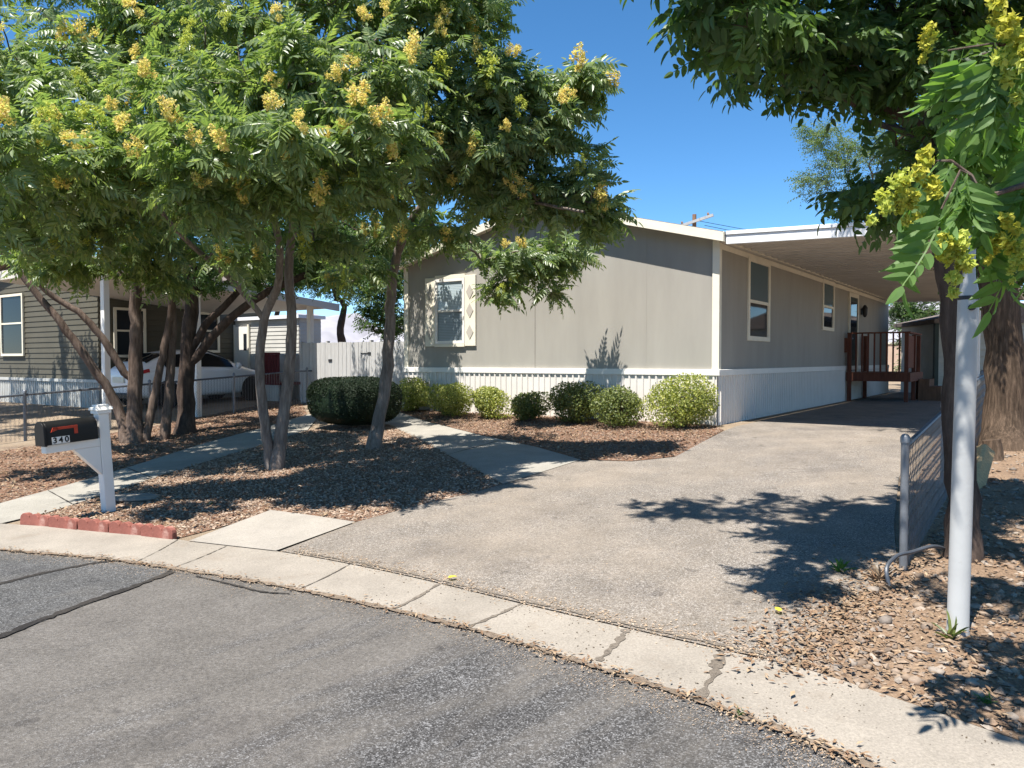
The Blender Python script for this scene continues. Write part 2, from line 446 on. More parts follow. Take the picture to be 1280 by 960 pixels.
ribbon('road_crack', Gs([(-60, 822), (0, 798), (75, 768), (150, 741), (216, 716)]), .055, .014, M['crack'], 3)
ribbon('road_crack', Gs([(-60, 752), (0, 732), (60, 717), (110, 707), (148, 702)]), .045, .014, M['crack'], 4)
ribbon('road_crack', Gs([(245, 722), (300, 735), (330, 742), (362, 744)]), .018, .014, M['crack'], 6)
for i, (a, b_, w) in enumerate([((222, 677), (168, 706), .012), ((283, 685), (218, 712), .012), ((437, 708), (373, 740), .012), ((548, 733), (492, 765), .03), ((650, 758), (580, 789), .03), ((783, 790), (748, 830), .05), ((902, 817), (872, 880), .06)]):
    p, q = G(*a), G(*b_)
    ribbon('pavement_joint', [p, p.lerp(q, .4) + Vector((.015, 0, 0)), q], w*.8, .0185, M['jointdirt'] if w > .02 else M['joint'], 20 + i, .7)
# grit strip between kerb and road
ribbon('kerb_dirt', [p for p in low[12:74:3]], .045, .0185, M['kerbdirt'], 9, .6)
# driveway
drive = [Vector(p) for p in Gs([(349, 691), (398, 672), (446, 654), (520, 634), (590, 617), (628, 606), (726, 576), (790, 578), (845, 572), (880, 553), (905, 539)])]
drive_all = drive + [Vector((14.5, 28.8, 0)), Vector((18.3, 27.0, 0))] + Gs([(1180, 508), (1150, 540), (1122, 600), (1120, 660), (1122, 712), (1075, 745), (1050, 760), (1010, 800), (985, 833)])
for p in upp:
    pass
lo_edge = [p for p in upp if -1.95 < p.x < 1.45]
lo_edge.sort(key=lambda p: -p.x)
sheet('driveway', rough(drive_all, .02, 5) + [Vector((p.x + .012, p.y + .02, 0)) for p in lo_edge], .012, M['drive'])
ribbon('driveway_edge', [p + Vector((.03, .05, 0)) for p in lo_edge[::-1][::3]], .03, .0185, M['jointdirt'], 31, .7)
# light concrete slab beside the driveway
sheet('concrete_slab', Gs([(236, 679), (345, 691.5), (444, 655), (392, 647), (338, 640), (290, 658)]), .0225, M['concrete_light'])
# beds
bed_front = Gs([(30, 652), (110, 661), (222, 674), (290, 656), (338, 639), (392, 646), (446, 653), (520, 634), (590, 617), (628, 606), (600, 590), (560, 569), (520, 547), (486, 531), (385, 538), (320, 559), (200, 595), (142, 615), (62, 641)])
bed_house = Gs([(726, 575), (790, 577), (845, 571), (880, 552), (905, 538)]) + [Vector((3.4, 13.9, 0)), Vector((-2.5, 18.0, 0))] + Gs([(500, 516), (530, 526), (600, 544), (670, 559)])
bed_left = Gs([(-40, 645), (0, 630), (160, 586), (250, 557), (320, 538), (385, 520), (372, 500), (300, 512), (180, 535), (30, 560), (-120, 585), (-200, 640)])
bed_right = Gs([(1000, 836), (1130, 878), (1278, 929)]) + [Vector((4.0, .5, 0)), Vector((9, 0, 0)), Vector((16, 12, 0)), Vector((9.5, 14.2, 0))] + Gs([(1190, 520), (1128, 640), (1124, 714), (1075, 745), (1050, 760), (1010, 800)])
sheet('front_bed_soil', bed_front, .008, M['redsoil'])
sheet('house_bed_soil', bed_house, .008, M['redsoil'])
sheet('side_yard_soil', bed_left, .008, M['redsoil'])
sheet('corner_bed_soil', bed_right, .008, M['dirt'])
far_left_yard = [Vector((-30, 21, 0)), Vector((-16, 14, 0))] + Gs([(-40, 655), (0, 632), (30, 560), (180, 535), (300, 512)]) + [Vector((-5.0, 21.5, 0)), Vector((-14, 30, 0)), Vector((-30, 34, 0))]
sheet('neighbour_yard', far_left_yard, .004, M['land'])
# paths
sheet('side_path', rough(Gs([(-60, 672), (0, 657), (62, 642), (142, 616), (200, 596), (260, 578), (320, 560), (385, 539), (400, 520), (385, 519), (320, 538), (250, 557), (160, 586), (80, 609), (0, 631), (-60, 652)]), .015, 8), .018, M['concrete_path'])
sheet('front_path', Gs([(629, 607), (600, 591), (560, 570), (520, 548), (486, 532), (440, 525), (420, 516), (470, 507), (502, 517), (530, 527), (600, 545), (670, 560), (726, 576)]), .018, M['concrete_path'])
ribbon('path_joint', Gs([(560, 570), (625, 552)]), .014, .023, M['crack'], 41)
ribbon('path_joint', Gs([(160, 587), (190, 599)]), .014, .023, M['crack'], 42)
ribbon('path_joint', Gs([(60, 615), (90, 632)]), .014, .023, M['crack'], 43)

# ------------------------------------------------------------------ scattering
def in_poly(x, y, poly):
    ins = np.zeros(len(x), bool); n = len(poly)
    for i in range(n):
        x1, y1 = poly[i][0], poly[i][1]; x2, y2 = poly[(i+1) % n][0], poly[(i+1) % n][1]
        c = ((y1 > y) != (y2 > y)) & (x < (x2-x1)*(y-y1)/(y2-y1+1e-12)+x1)
        ins ^= c
    return ins

def sample_poly(poly, n, near=0.0):
    xs = [p[0] for p in poly]; ys = [p[1] for p in poly]; X = []; Y = []; got = 0
    while got < n:
        x = RNG.uniform(min(xs), max(xs), n*2); y = RNG.uniform(min(ys), max(ys), n*2)
        k = in_poly(x, y, poly)
        if near: k &= RNG.random(len(x)) < np.clip((near / np.maximum(np.hypot(x, y), .1))**2, 0, 1)
        X.append(x[k]); Y.append(y[k]); got += k.sum()
    return np.concatenate(X)[:n], np.concatenate(Y)[:n]

def rand_rot(n, flat=False):
    if flat:
        a = RNG.uniform(0, 2*PI, n); t = RNG.normal(0, .25, n); c, s = np.cos(a), np.sin(a)
        R = np.zeros((n, 3, 3)); R[:,0,0] = c; R[:,0,1] = -s; R[:,1,0] = s; R[:,1,1] = c; R[:,2,2] = 1
        T = np.zeros((n, 3, 3)); T[:,0,0] = np.cos(t); T[:,0,2] = np.sin(t); T[:,2,0] = -np.sin(t); T[:,2,2] = np.cos(t); T[:,1,1] = 1
        return R @ T
    q = RNG.normal(size=(n, 4)); q /= np.linalg.norm(q, axis=1)[:, None]
    w, x, y, z = q.T
    return np.stack([np.stack([1-2*(y*y+z*z), 2*(x*y-z*w), 2*(x*z+y*w)], -1), np.stack([2*(x*y+z*w), 1-2*(x*x+z*z), 2*(y*z-x*w)], -1), np.stack([2*(x*z-y*w), 2*(y*z+x*w), 1-2*(x*x+y*y)], -1)], 1)

def batch(tv, tf, pos, R, sc):
    """template verts (k,3), tris; one copy per row of pos"""
    n = len(pos); k = len(tv)
    if np.ndim(sc) == 1: sc = np.asarray(sc)[:, None]
    V = np.einsum('nij,nkj->nki', R, tv[None] * np.broadcast_to(sc, (n, sc.shape[1]))[:, None, :] if sc.shape[1] == 3 else tv[None] * sc[:, None, :]) + pos[:, None, :]
    T = (tf[None] + (np.arange(n) * k)[:, None, None]).reshape(-1, 3)
    return V.reshape(-1, 3), T

def ico():
    bm = bmesh.new(); bmesh.ops.create_icosphere(bm, subdivisions=1, radius=1)
    v = np.array([q.co[:] for q in bm.verts]); f = np.array([[w.index for w in q.verts] for q in bm.faces]); bm.free(); return v, f
ICO = ico()
OCT = (np.array([[1,0,0],[-1,0,0],[0,1,0],[0,-1,0],[0,0,1],[0,0,-1]], float), np.array([[0,2,4],[2,1,4],[1,3,4],[3,0,4],[2,0,5],[1,2,5],[3,1,5],[0,3,5]]))

def stones(name, poly, n, smin, smax, mat, tmpl=OCT, dz=.01, near=0, flat=.6, xy=None):
    x, y = xy if xy is not None else sample_poly(poly, n, near)
    n = len(x)
    s = smin + (smax - smin) * RNG.random(n)**2.2
    sc = np.stack([s * RNG.uniform(.7, 1.3, n), s * RNG.uniform(.6, 1.0, n), s * flat * RNG.uniform(.6, 1.1, n)], 1)
    pos = np.stack([x, y, zg_np(x, y) + dz + sc[:, 2] * .25], 1)
    tv = tmpl[0] * RNG.uniform(.85, 1.15, tmpl[0].shape)
    V, T = batch(tv, tmpl[1], pos, rand_rot(n, True), sc)
    V += RNG.normal(0, 1, V.shape) * np.repeat(s, len(tv))[:, None] * .09
    return tag(link(name, np_mesh(name, V, T, tmpl is ICO), mat), kind='stuff')

LIT = (np.array([[-1, 0, 0], [-.2, .42, .16], [1, 0, .1], [-.2, -.42, .16]], float), np.array([[0, 2, 1], [0, 3, 2]]))
def litter(name, poly, n, smin, smax, mat, dz=.02, near=0, xy=None):
    x, y = xy if xy is not None else sample_poly(poly, n, near); n = len(x)
    s = RNG.uniform(smin, smax, n)
    pos = np.stack([x, y, zg_np(x, y) + dz + RNG.uniform(0, .02, n)], 1)
    R = rand_rot(n, True)
    V, T = batch(LIT[0], LIT[1], pos, R, s)
    return tag(link(name, np_mesh(name, V, T), mat), kind='stuff')

stones('front_bed_gravel', bed_front, 36000, .007, .026, M['gravel_grey'])
stones('house_bed_gravel', bed_house, 16000, .008, .026, M['gravel'])
stones('side_yard_gravel', bed_left, 15000, .010, .028, M['gravel'])
stones('corner_bed_gravel', bed_right, 15000, .010, .04, M['pebble'], near=4.5)
stones('river_stones', bed_right, 2800, .018, .048, M['pebble'], ICO, near=4.5, flat=.55)
litter('corner_bed_leaf_litter', bed_right, 15000, .010, .028, M['litter'], near=4.0)
litter('front_bed_leaf_litter', bed_front, 6000, .012, .035, M['litter'])
litter('house_bed_leaf_litter', bed_house, 3500, .015, .045, M['litter'])
litter('side_yard_leaf_litter', bed_left, 4500, .02, .045, M['litter'])
def along(line, n, w):
    line = [Vector(p) for p in line]; i = RNG.integers(0, len(line)-1, n); t = RNG.random(n)
    a = np.array([[line[k].x, line[k].y] for k in i]); b = np.array([[line[k+1].x, line[k+1].y] for k in i])
    p = a + (b-a)*t[:, None] + RNG.normal(0, w, (n, 2)); return p[:, 0], p[:, 1]
stones('kerb_grit', None, 0, .002, .008, M['chip'], dz=.012, xy=along(low[10:78], 5000, .04))
stones('road_edge_grit', None, 0, .0015, .0045, M['chip'], dz=.010, xy=along([p - Vector((.06, .11, 0)) for p in low[12:76]], 7000, .07))
litter('kerb_leaf_litter', None, 0, .006, .022, M['litter'], dz=.017, xy=along(low[10:78], 1100, .04))
stones('driveway_grit', None, 0, .003, .010, M['chip'], dz=.016, xy=along([p + Vector((.03, .07, 0)) for p in lo_edge], 2500, .07))
edge_pts = Gs([(1122, 700), (1075, 745), (1040, 768), (1000, 805), (980, 830)])
litter('driveway_edge_litter', None, 0, .008, .03, M['litter'], dz=.016, xy=along(edge_pts, 1500, .17))
stones('driveway_edge_pebbles', None, 0, .006, .022, M['pebble'], dz=.014, xy=along(edge_pts, 900, .2))
sp_poly = [p for p in low if -1.2 < p.x < 2.2] + [p for p in upp if -1.0 < p.x < 2.9][::-1]
M['speck'] = stones_mat('dark_plant_bits', [(.05, .04, .03), (.12, .09, .06), (.08, .06, .045)])
x, y = sample_poly(sp_poly, 650); k = np.sin(x*5.1)*np.sin(y*4.3+x*2) + RNG.random(len(x))*.8 > .35
stones('pavement_specks', None, 0, .002, .007, M['speck'], dz=.016, xy=(x[k], y[k]))
x, y = sample_poly(drive_all[:11] + drive_all[13:], 2600)
stones('driveway_pebbles', None, 0, .002, .007, M['chip'], dz=.013, xy=(x, y))

# ------------------------------------------------------------------ our house
HC = Vector((3.58, 13.50, 0.56))
RZ = -RA
def ribbed(mb, along_x, a0, a1, off, z0, z1, pitch=.135, depth=.022, sign=-1):
    """vertical ribs: a sheet with raised ribs, real relief"""
    a = a0; pts = []
    while a < a1 - 1e-6:
        e = min(a + pitch, a1); w = e - a
        pts += [(a, 0), (a + w*.62, 0), (a + w*.70, depth), (a + w*.92, depth)]; a = e
    pts.append((a1, 0))
    vs = []; fs = []
    for (q, d) in pts:
        for z in (z0, z1):
            vs.append((q, off + sign*d, z) if along_x else (off - sign*d, q, z))
    for i in range(len(pts)-1): fs.append((2*i, 2*i+2, 2*i+3, 2*i+1))
    mb.add(vs, fs)

house = thing('mobile_home', 'taupe mobile home with cream trim and white ribbed skirting behind the driveway', 'house', HC, RZ)
W, L_ = 7.33, 16.7
ZS, ZE, ZA = .90, 3.23, 3.23 + .25 * 3.665
gable = [(-W, ZS), (0, ZS), (0, ZE), (-W/2, ZA), (-W, ZE)]
MB().prism(gable, 1, 0, .1).build('wall', M['taupe'], house)
MB().box(-.1, 0, .1, L_-.1, ZS, ZE).build('wall', M['taupe'], house)
MB().box(-W, -W+.1, .1, L_-.1, ZS, ZE).build('wall', M['taupe'], house)
MB().prism(gable, 1, L_-.1, L_).build('wall', M['taupe'], house)
for args in ((True, -W, 0, -.012, -.12, ZS-.02), (True, -W, 0, L_+.012, -.05, ZS-.02)):
    m = MB(); ribbed(m, *args, sign=-1 if args[3] < 1 else 1); m.build('skirting', M['skirt'], house)
m = MB(); ribbed(m, False, -.012, L_, .012, -.05, ZS-.02); m.build('skirting', M['skirt'], house)
m = MB(); ribbed(m, False, -.012, L_, -W-.012, -.05, ZS-.02, sign=1); m.build('skirting', M['skirt'], house)
MB().box(-W-.045, .045, -.045, -.001, ZS-.035, ZS+.075).build('skirt_cap', M['white'], house, bevel=.008)
MB().box(.001, .045, 0, L_, ZS-.035, ZS+.075).build('skirt_cap', M['white'], house, bevel=.008)
MB().box(-W-.045, -W-.001, 0, L_, ZS-.035, ZS+.075).build('skirt_cap', M['white'], house, bevel=.008)
# corner trims
MB().box(-.10, .026, -.026, -.001, ZS+.076, ZE).box(.001, .026, 0, .09, ZS+.076, ZE-.02).build('corner_trim', M['cream'], house)
MB().box(-W-.026, -W+.10, -.026, -.001, ZS+.076, ZE).build('corner_trim', M['cream'], house)
MB().box(-3.806, -3.796, -.0035, -.001, ZS+.076, 4.05).build('wall_seam', M['seam'], house)
MB().box(-1.36, -1.354, -.003, -.001, ZS+.076, 3.5).build('wall_seam', M['taupe'], house)
# roof
OV, OE, ST = .27, .16, .25
def roof_side(sgn):
    xe = OE if sgn > 0 else -W - OE
    ze = ZE - ST*OE; xa = -W/2
    return [(xe, ze+.03), (xa, ZA+.03), (xa, ZA+.13), (xe, ze+.13)]
rf = MB().prism(roof_side(1), 1, -OV+.025, L_+.2).build('roof', M['shingle'], house)
MB().prism(roof_side(-1), 1, -OV+.025, L_+.2).build('roof', M['shingle'], house)
def rake(sgn):
    xe = OE + .02 if sgn > 0 else -W - OE - .02
    ze = ZE - ST*(OE + .02); xa = -W/2
    return [(xe, ze-.04), (xa, ZA-.035), (xa, ZA+.12), (xe, ze+.118)]
MB().prism(rake(1), 1, -OV-.005, -OV+.022).build('fascia', M['cream'], house)
MB().prism(rake(-1), 1, -OV-.005, -OV+.022).build('fascia', M['cream'], house)
MB().prism([(OE, ZE-ST*OE+.005), (-W/2, ZA+.005), (-W/2, ZA+.028), (OE, ZE-ST*OE+.028)], 1, -OV+.024, -.001).build('soffit', M['cream'], house)
MB().prism([(-W-OE, ZE-ST*OE+.005), (-W/2, ZA+.005), (-W/2, ZA+.028), (-W-OE, ZE-ST*OE+.028)], 1, -OV+.024, -.001).build('soffit', M['cream'], house)
MB().box(OE+.002, OE+.022, -OV+.024, L_+.2, ZE-ST*OE-.045, ZE-ST*OE+.125).build('fascia', M['cream'], house)
MB().box(.002, OE, 0, L_, ZE-ST*OE-.02, ZE-ST*OE+.0).build('soffit', M['soffit'], house)
MB().box(.001, .02, .1, L_, ZE-.16, ZE-.065).build('frieze_board', M['cream'], house)
# front window with two shutters
def window_front(x0, x1, z0, z1):
    f = MB()
    f.box(x0-.035, x0+.03, -.05, -.001, z0-.035, z1+.035).box(x1-.03, x1+.035, -.05, -.001, z0-.035, z1+.035)
    f.box(x0+.03, x1-.03, -.05, -.001, z0-.035, z0+.03).box(x0+.03, x1-.03, -.05, -.001, z1-.03, z1+.035)
    zm = (z0+z1)/2 + .01
    f.box(x0+.03, x1-.03, -.042, -.001, zm-.025, zm+.025)
    w = f.build('window', M['white'], house, bevel=.004)
    MB().box(x0+.03, x1-.03, -.020, -.016, zm+.025, z1-.03).build('pane', M['glass_up'], w)
    MB().box(x0+.03, x1-.03, -.020, -.016, z0+.03, zm-.025).build('pane', M['screen'], w)
    return w
def blind_glass():
    """slatted blinds seen through a clear, slightly reflecting pane"""
    m, nt, b = nodes('pane_over_blinds')
    w = N(nt, 'ShaderNodeTexWave', wave_type='BANDS', bands_direction='Z'); w.inputs['Scale'].default_value = 9
    w.inputs['Distortion'].default_value = .25
    nt.links.new(coord(nt), w.inputs['Vector'])
    nt.links.new(ramp(nt, w.outputs['Fac'], [(.1, (.30, .37, .39)), (.6, (.48, .56, .58))]), b.inputs['Base Color'])
    b.inputs['Roughness'].default_value = .5
    b.inputs['Coat Weight'].default_value = 1.0; b.inputs['Coat Roughness'].default_value = .03
    return m
M['glass_up'] = blind_glass()
M['screen'] = (lambda m: m)(blind_glass()); M['screen'].name = 'pane_behind_screen'
_nt = M['screen'].node_tree
for _n in _nt.nodes:
    if _n.type == 'VALTORGB':
        _n.color_ramp.elements[0].color = (.13, .16, .175, 1); _n.color_ramp.elements[1].color = (.22, .26, .28, 1)
    if _n.type == 'BSDF_PRINCIPLED': _n.inputs['Coat Weight'].default_value = .3
window_front(-6.38, -5.62, 1.53, 2.87)
for (x0, x1) in ((-6.70, -6.42), (-5.58, -5.29)):
    sh = MB().box(x0, x1, -.045, -.001, 1.44, 2.95).build('shutter', M['cream'], house, bevel=.006)
    for zc in (1.74, 2.2, 2.6):
        xc = (x0+x1)/2; hw, hh = (x1-x0)*.33, .155
        MB().prism([(xc-hw, zc), (xc, zc-hh), (xc+hw, zc), (xc, zc+hh)], 1, -.056, -.0455).build('diamond', M['diamond'], sh)
MB().box(-6.42, -5.58, -.04, -.001, 2.91, 2.99).build('window_head_trim', M['cream'], house, bevel=.004)
MB().box(-6.42, -5.58, -.06, -.001, 1.425, 1.49).build('window_sill', M['cream'], house, bevel=.004)
# side windows and door
def side_window(y0, y1, z0, z1, c=.09):
    f = MB()
    f.box(.001, .035, y0-c, y0, z0-c, z1+c).box(.001, .035, y1, y1+c, z0-c, z1+c).box(.001, .035, y0, y1, z0-c, z0).box(.001, .035, y0, y1, z1, z1+c)
    w = f.build('window', M['cream'], house, bevel=.004)
    zm = z0 + (z1-z0)*.47
    MB().box(.001, .028, y0, y1, zm-.03, zm+.03).box(.001, .022, y0, y0+.04, z0, zm-.03).box(.001, .022, y1-.04, y1, z0, zm-.03).build('sash', M['cream'], w)
    MB().box(.001, .008, y0, y1, zm+.031, z1-.001).build('pane', M['glass_blue'], w)
    MB().box(.001, .006, y0+.041, y1-.041, z0+.001, zm-.031).build('pane', M['glass'], w)
side_window(1.62, 2.8, 1.60, 3.02)
side_window(7.35, 8.4, 1.98, 3.08)
dr = MB().box(.001, .03, 10.35, 11.35, .82, 2.93).build('door', M['greendoor'], house)
MB().box(.001, .05, 10.24, 10.345, .82, 3.05).box(.001, .05, 11.355, 11.46, .82, 3.05).box(.001, .05, 10.345, 11.355, 2.935, 3.05).build('frame', M['cream'], dr)
MB().box(.031, .036, 10.47, 11.23, 1.15, 2.8).build('pane', M['glass'], dr)
MB().tube([(.035, 10.44, 1.75), (.09, 10.44, 1.75)], .02, 8).tube([(.09, 10.4, 1.75), (.09, 10.52, 1.75)], .013, 8).build('handle', M['galv'], dr, smooth=True)
MB().box(.002, .03, 11.95, 12.07, 2.5, 2.68).lathe([(.03, 2.42), (.07, 2.5), (.08, 2.7), (.03, 2.78)], (.11, 12.01, 0)).build('wall_lamp', M['blackmetal'], house)
MB().box(.001, .09, 9.82, 9.98, 1.35, 1.75).build('meter_box', M['redwood'], house)

# ------------------------------------------------------------------ carport beside the house
cp = thing('carport', 'flat metal carport with white front fascia attached to the taupe home', 'carport', HC, RZ)
CY0, CY1, CX0, CX1 = -.12, 16.4, OE+.035, 3.95
def cz(x): return 3.27 - .028*(x)
m = MB(); yy = CY0 + .02; prof = []
while yy < CY1:
    prof += [(yy, 0), (yy+.006, .06), (yy+.11, .06), (yy+.116, 0)]; yy += .42
vs = []; fs = []
for (q, d) in prof:
    vs += [(CX0, q, cz(CX0)-.05-d), (CX1, q, cz(CX1)-.05-d)]
for i in range(len(prof)-1): fs.append((2*i, 2*i+1, 2*i+3, 2*i+2))
m.add(vs, fs); m.build('ceiling_panel', M['soffit'], cp)
MB().prism([(CX0, cz(CX0)+.005), (CX1, cz(CX1)+.005), (CX1, cz(CX1)+.05), (CX0, cz(CX0)+.05)], 1, CY0+.005, CY1).build('roof_panel', M['gutter'], cp)
MB().prism([(CX0, cz(CX0)-.16), (CX1+.09, cz(CX1)-.16), (CX1+.09, cz(CX1)-.005), (CX0, cz(CX0)-.005)], 1, CY0-.07, CY0).prism([(CX0, cz(CX0)-.004), (CX1+.1, cz(CX1)-.004), (CX1+.1, cz(CX1)+.06), (CX0, cz(CX0)+.06)], 1, CY0-.09, CY0+.003).build('fascia', M['gutter'], cp, bevel=.006)
MB().box(CX1+.002, CX1+.09, CY0+.004, CY1, cz(CX1)-.13, cz(CX1)+.055).build('gutter', M['gutter'], cp)
MB().prism([(CX0, cz(CX0)-.13), (CX1+.09, cz(CX1)-.13), (CX1+.09, cz(CX1)+.05), (CX0, cz(CX0)+.05)], 1, CY1+.002, CY1+.06).build('fascia', M['gutter'], cp)
for py_ in (.7, 4.4, 8.2, 12.0, 15.9):
    MB().box(3.78, 3.86, py_-.04, py_+.04, -.02, cz(3.8)-.108).build('post', M['white'], cp, bevel=.006)

# ------------------------------------------------------------------ wooden landing by the side door
dk = thing('wooden_landing', 'red brown wooden landing with railing and steps at the side door', 'deck', HC, RZ)
DZ = .80
m = MB()
for i in range(11): m.box(.06, 1.62, 9.86 + i*.215, 9.86 + i*.215+.208, DZ-.04, DZ)
m.build('floor', M['deckwood'], dk)
MB().box(.06, 1.62, 9.82, 9.856, DZ-.24, DZ+.0).build('rim_board', M['redwood'], dk)
MB().box(1.624, 1.66, 9.82, 12.2, DZ-.24, DZ+.0).build('rim_board', M['redwood'], dk)
for (x_, y_) in ((.12, 9.93), (1.55, 9.93), (1.55, 11.2), (.12, 12.1), (1.55, 12.1)):
    top = 1.86 if y_ < 10 or x_ < 1 else 1.84
    MB().box(x_-.05, x_+.05, y_-.05, y_+.05, -.01, DZ-.041).box(x_-.05, x_+.05, y_-.05, y_+.05, DZ+.001, top).build('post', M['redwood'], dk, bevel=.005)
MB().box(.07, 1.64, 9.86, 10.0, 1.862, 1.90).build('rail', M['redwood'], dk)
MB().box(1.48, 1.62, 10.002, 12.2, 1.862, 1.90).build('rail', M['redwood'], dk)
for i in range(8):
    xx = .29 + i*.155
    MB().box(xx-.02, xx+.02, 9.90, 9.94, DZ+.002, 1.861).build('baluster', M['redwood'], dk)
MB().box(1.52, 1.56, 9.982, 11.14, DZ+.12, 1.80).build('side_panel', M['redwood'], dk)
for i in range(3):
    MB().box(1.67 + i*.28, 1.95 + i*.28, 11.2, 12.2, -.01, DZ - .2*(i+1)).build('step', M['deckwood'], dk)

# ------------------------------------------------------------------ board fence with gate between the houses
HL = Vector((HC.x - W*math.cos(RA), HC.y + W*math.sin(RA), .56))
gf = thing('board_fence', 'white board fence with gate between the two homes behind the round hedge', 'fence', HL, RZ)
for (x0, x1, nm) in ((-1.35, -.06, 'panel'), (-2.9, -1.42, 'gate'), (-3.85, -2.95, 'panel')):
    m = MB(); xx = x0
    while xx < x1 - .02:
        e = min(xx+.14, x1); m.box(xx, e-.008, .25 + random.uniform(-.003, .003), .272, .04, 1.58 + random.uniform(-.01, .01)); xx = e
    m.box(x0, x1, .273, .31, .3, .39).box(x0, x1, .273, .31, 1.25, 1.34)
    g = m.build(nm, M['fence'], gf)
    if nm == 'gate':
        for zz in (.35, 1.3):
            MB().box(-1.46, -1.36, .236, .248, zz-.03, zz+.03).box(-1.70, -1.46, .24, .248, zz-.012, zz+.012).build('hinge', M['blackmetal'], g)
        MB().box(-2.85, -2.72, .236, .248, 1.1, 1.16).build('latch', M['blackmetal'], g)
for x_ in (-.03, -1.385, -2.925, -3.9):
    MB().box(x_-.028, x_+.028, .25, .34, -.02, 1.62).build('post', M['fence'], gf)
m = MB()
for i in range(9): m.box(-3.94, -3.92, .36 + i*.14, .36+i*.14+.132, .04, 1.57)
m.build('panel', M['fence'], gf)

# ------------------------------------------------------------------ neighbour's home on the left
NB = Vector((-8.26, 15.80, .29))
def lap(mb, along_x, a0, a1, off, z0, z1, course=.15, d=.018, sign=-1):
    n = max(1, round((z1-z0)/course)); h = (z1-z0)/n
    vs = []; fs = []
    for i in range(n):
        za, zb = z0+i*h, z0+(i+1)*h
        b = len(vs)
        for q in (a0, a1):
            for (z, dd) in ((za, 0), (za+.004, d), (zb, .002)):
                vs.append((q, off + sign*dd, z) if along_x else (off - sign*dd, q, z))
        fs += [(b, b+3, b+4, b+1), (b+1, b+4, b+5, b+2)]
    mb.add(vs, fs)
nh = thing('mobile_home', 'olive grey lap sided mobile home behind the left trees', 'house', NB, RZ)
NZ0, NZ1, NX, NY, NE = .86, 3.72, -4.8, 2.3, 7.4
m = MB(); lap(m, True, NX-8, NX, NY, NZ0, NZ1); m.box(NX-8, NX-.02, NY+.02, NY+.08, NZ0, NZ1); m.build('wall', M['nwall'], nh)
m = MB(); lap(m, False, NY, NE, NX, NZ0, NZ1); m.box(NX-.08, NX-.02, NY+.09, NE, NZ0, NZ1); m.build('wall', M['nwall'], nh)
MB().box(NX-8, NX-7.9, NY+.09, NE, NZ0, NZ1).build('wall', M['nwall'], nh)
m = MB(); ribbed(m, True, NX-8, NX, NY-.01, .0, NZ0-.03, .12, .02); m.build('skirting', M['nskirt'], nh)
m = MB(); ribbed(m, False, NY-.01, NE, NX+.01, .1, NZ0-.03, .12, .02); m.build('skirting', M['nskirt'], nh)
MB().box(NX-8, NX+.03, NY-.06, NY-.015, NZ0-.05, NZ0+.03).build('skirt_cap', M['nskirt'], nh)
MB().prism([(NX+.25, NZ1-.06), (NX-4, NZ1+.8), (NX-8.25, NZ1-.06), (NX-8.25, NZ1+.06), (NX-4, NZ1+.93), (NX+.25, NZ1+.06)], 1, NY-.3, NE+.2).build('roof', M['shingle'], nh)
MB().prism([(NX-8, NZ1+.001), (NX, NZ1+.001), (NX-4, NZ1+.78)], 1, NY+.01, NY+.06).build('gable', M['nwall'], nh)
def nwin(face, a0, a1, z0, z1):
    f = MB(); pn = MB(); zm = (z0+z1)/2+.05
    if face == 'front':
        y1 = NY-.025; y0 = y1-.05
        f.box(a0-.07, a0, y0, y1, z0-.07, z1+.07).box(a1, a1+.07, y0, y1, z0-.07, z1+.07).box(a0, a1, y0, y1, z0-.07, z0).box(a0, a1, y0, y1, z1, z1+.07).box(a0, a1, y0+.01, y1, zm-.025, zm+.025)
        w = f.build('window', M['cream'], nh); pn.box(a0, a1, y0+.03, y0+.035, z0, zm-.026).box(a0, a1, y0+.03, y0+.035, zm+.026, z1).build('pane', M['glass'], w)
    else:
        x0 = NX+.025; x1 = x0+.05
        f.box(x0, x1, a0-.07, a0, z0-.07, z1+.07).box(x0, x1, a1, a1+.07, z0-.07, z1+.07).box(x0, x1, a0, a1, z0-.07, z0).box(x0, x1, a0, a1, z1, z1+.07).box(x0, x1-.01, a0, a1, zm-.025, zm+.025)
        w = f.build('window', M['cream'], nh); pn.box(x0+.01, x0+.015, a0, a1, z0, zm-.026).box(x0+.01, x0+.015, a0, a1, zm+.026, z1).build('pane', M['glass'], w)
nwin('front', -10.4, -9.05, 1.6, 3.3)
nwin('side', 2.75, 3.5, 1.55, 2.75)
nwin('side', 5.2, 5.8, 1.7, 2.75)
# white sided addition at the end of the carport
ad = thing('garden_room', 'white lap sided room at the end of the neighbouring carport', 'shed', NB, RZ)
AY, AX = 6.45, -1.84
m = MB(); lap(m, True, NX+.03, AX, AY, .25, 2.6, .12, .014); m.box(NX+.03, AX-.02, AY+.02, AY+.08, .25, 2.6); m.build('wall', M['room'], ad)
m = MB(); lap(m, False, AY, AY+.8, AX, .25, 2.6, .12, .014); m.box(AX-.08, AX-.02, AY+.09, AY+.8, .25, 2.6); m.build('wall', M['room'], ad)
MB().box(NX+.03, AX+.1, AY-.1, AY+.9, 2.602, 2.7).build('roof', M['gutter'], ad)
d_ = MB().box(-4.74, -4.1, AY-.06, AY-.02, .62, 2.42).build('door', M['white'], ad)
MB().box(-4.77, -4.745, AY-.08, AY-.02, .62, 2.48).box(-4.095, -4.03, AY-.08, AY-.02, .62, 2.48).build('frame', M['cream'], d_)
MB().box(-4.3, -4.15, AY-.068, AY-.062, 1.7, 2.2).build('pane', M['glass'], d_)
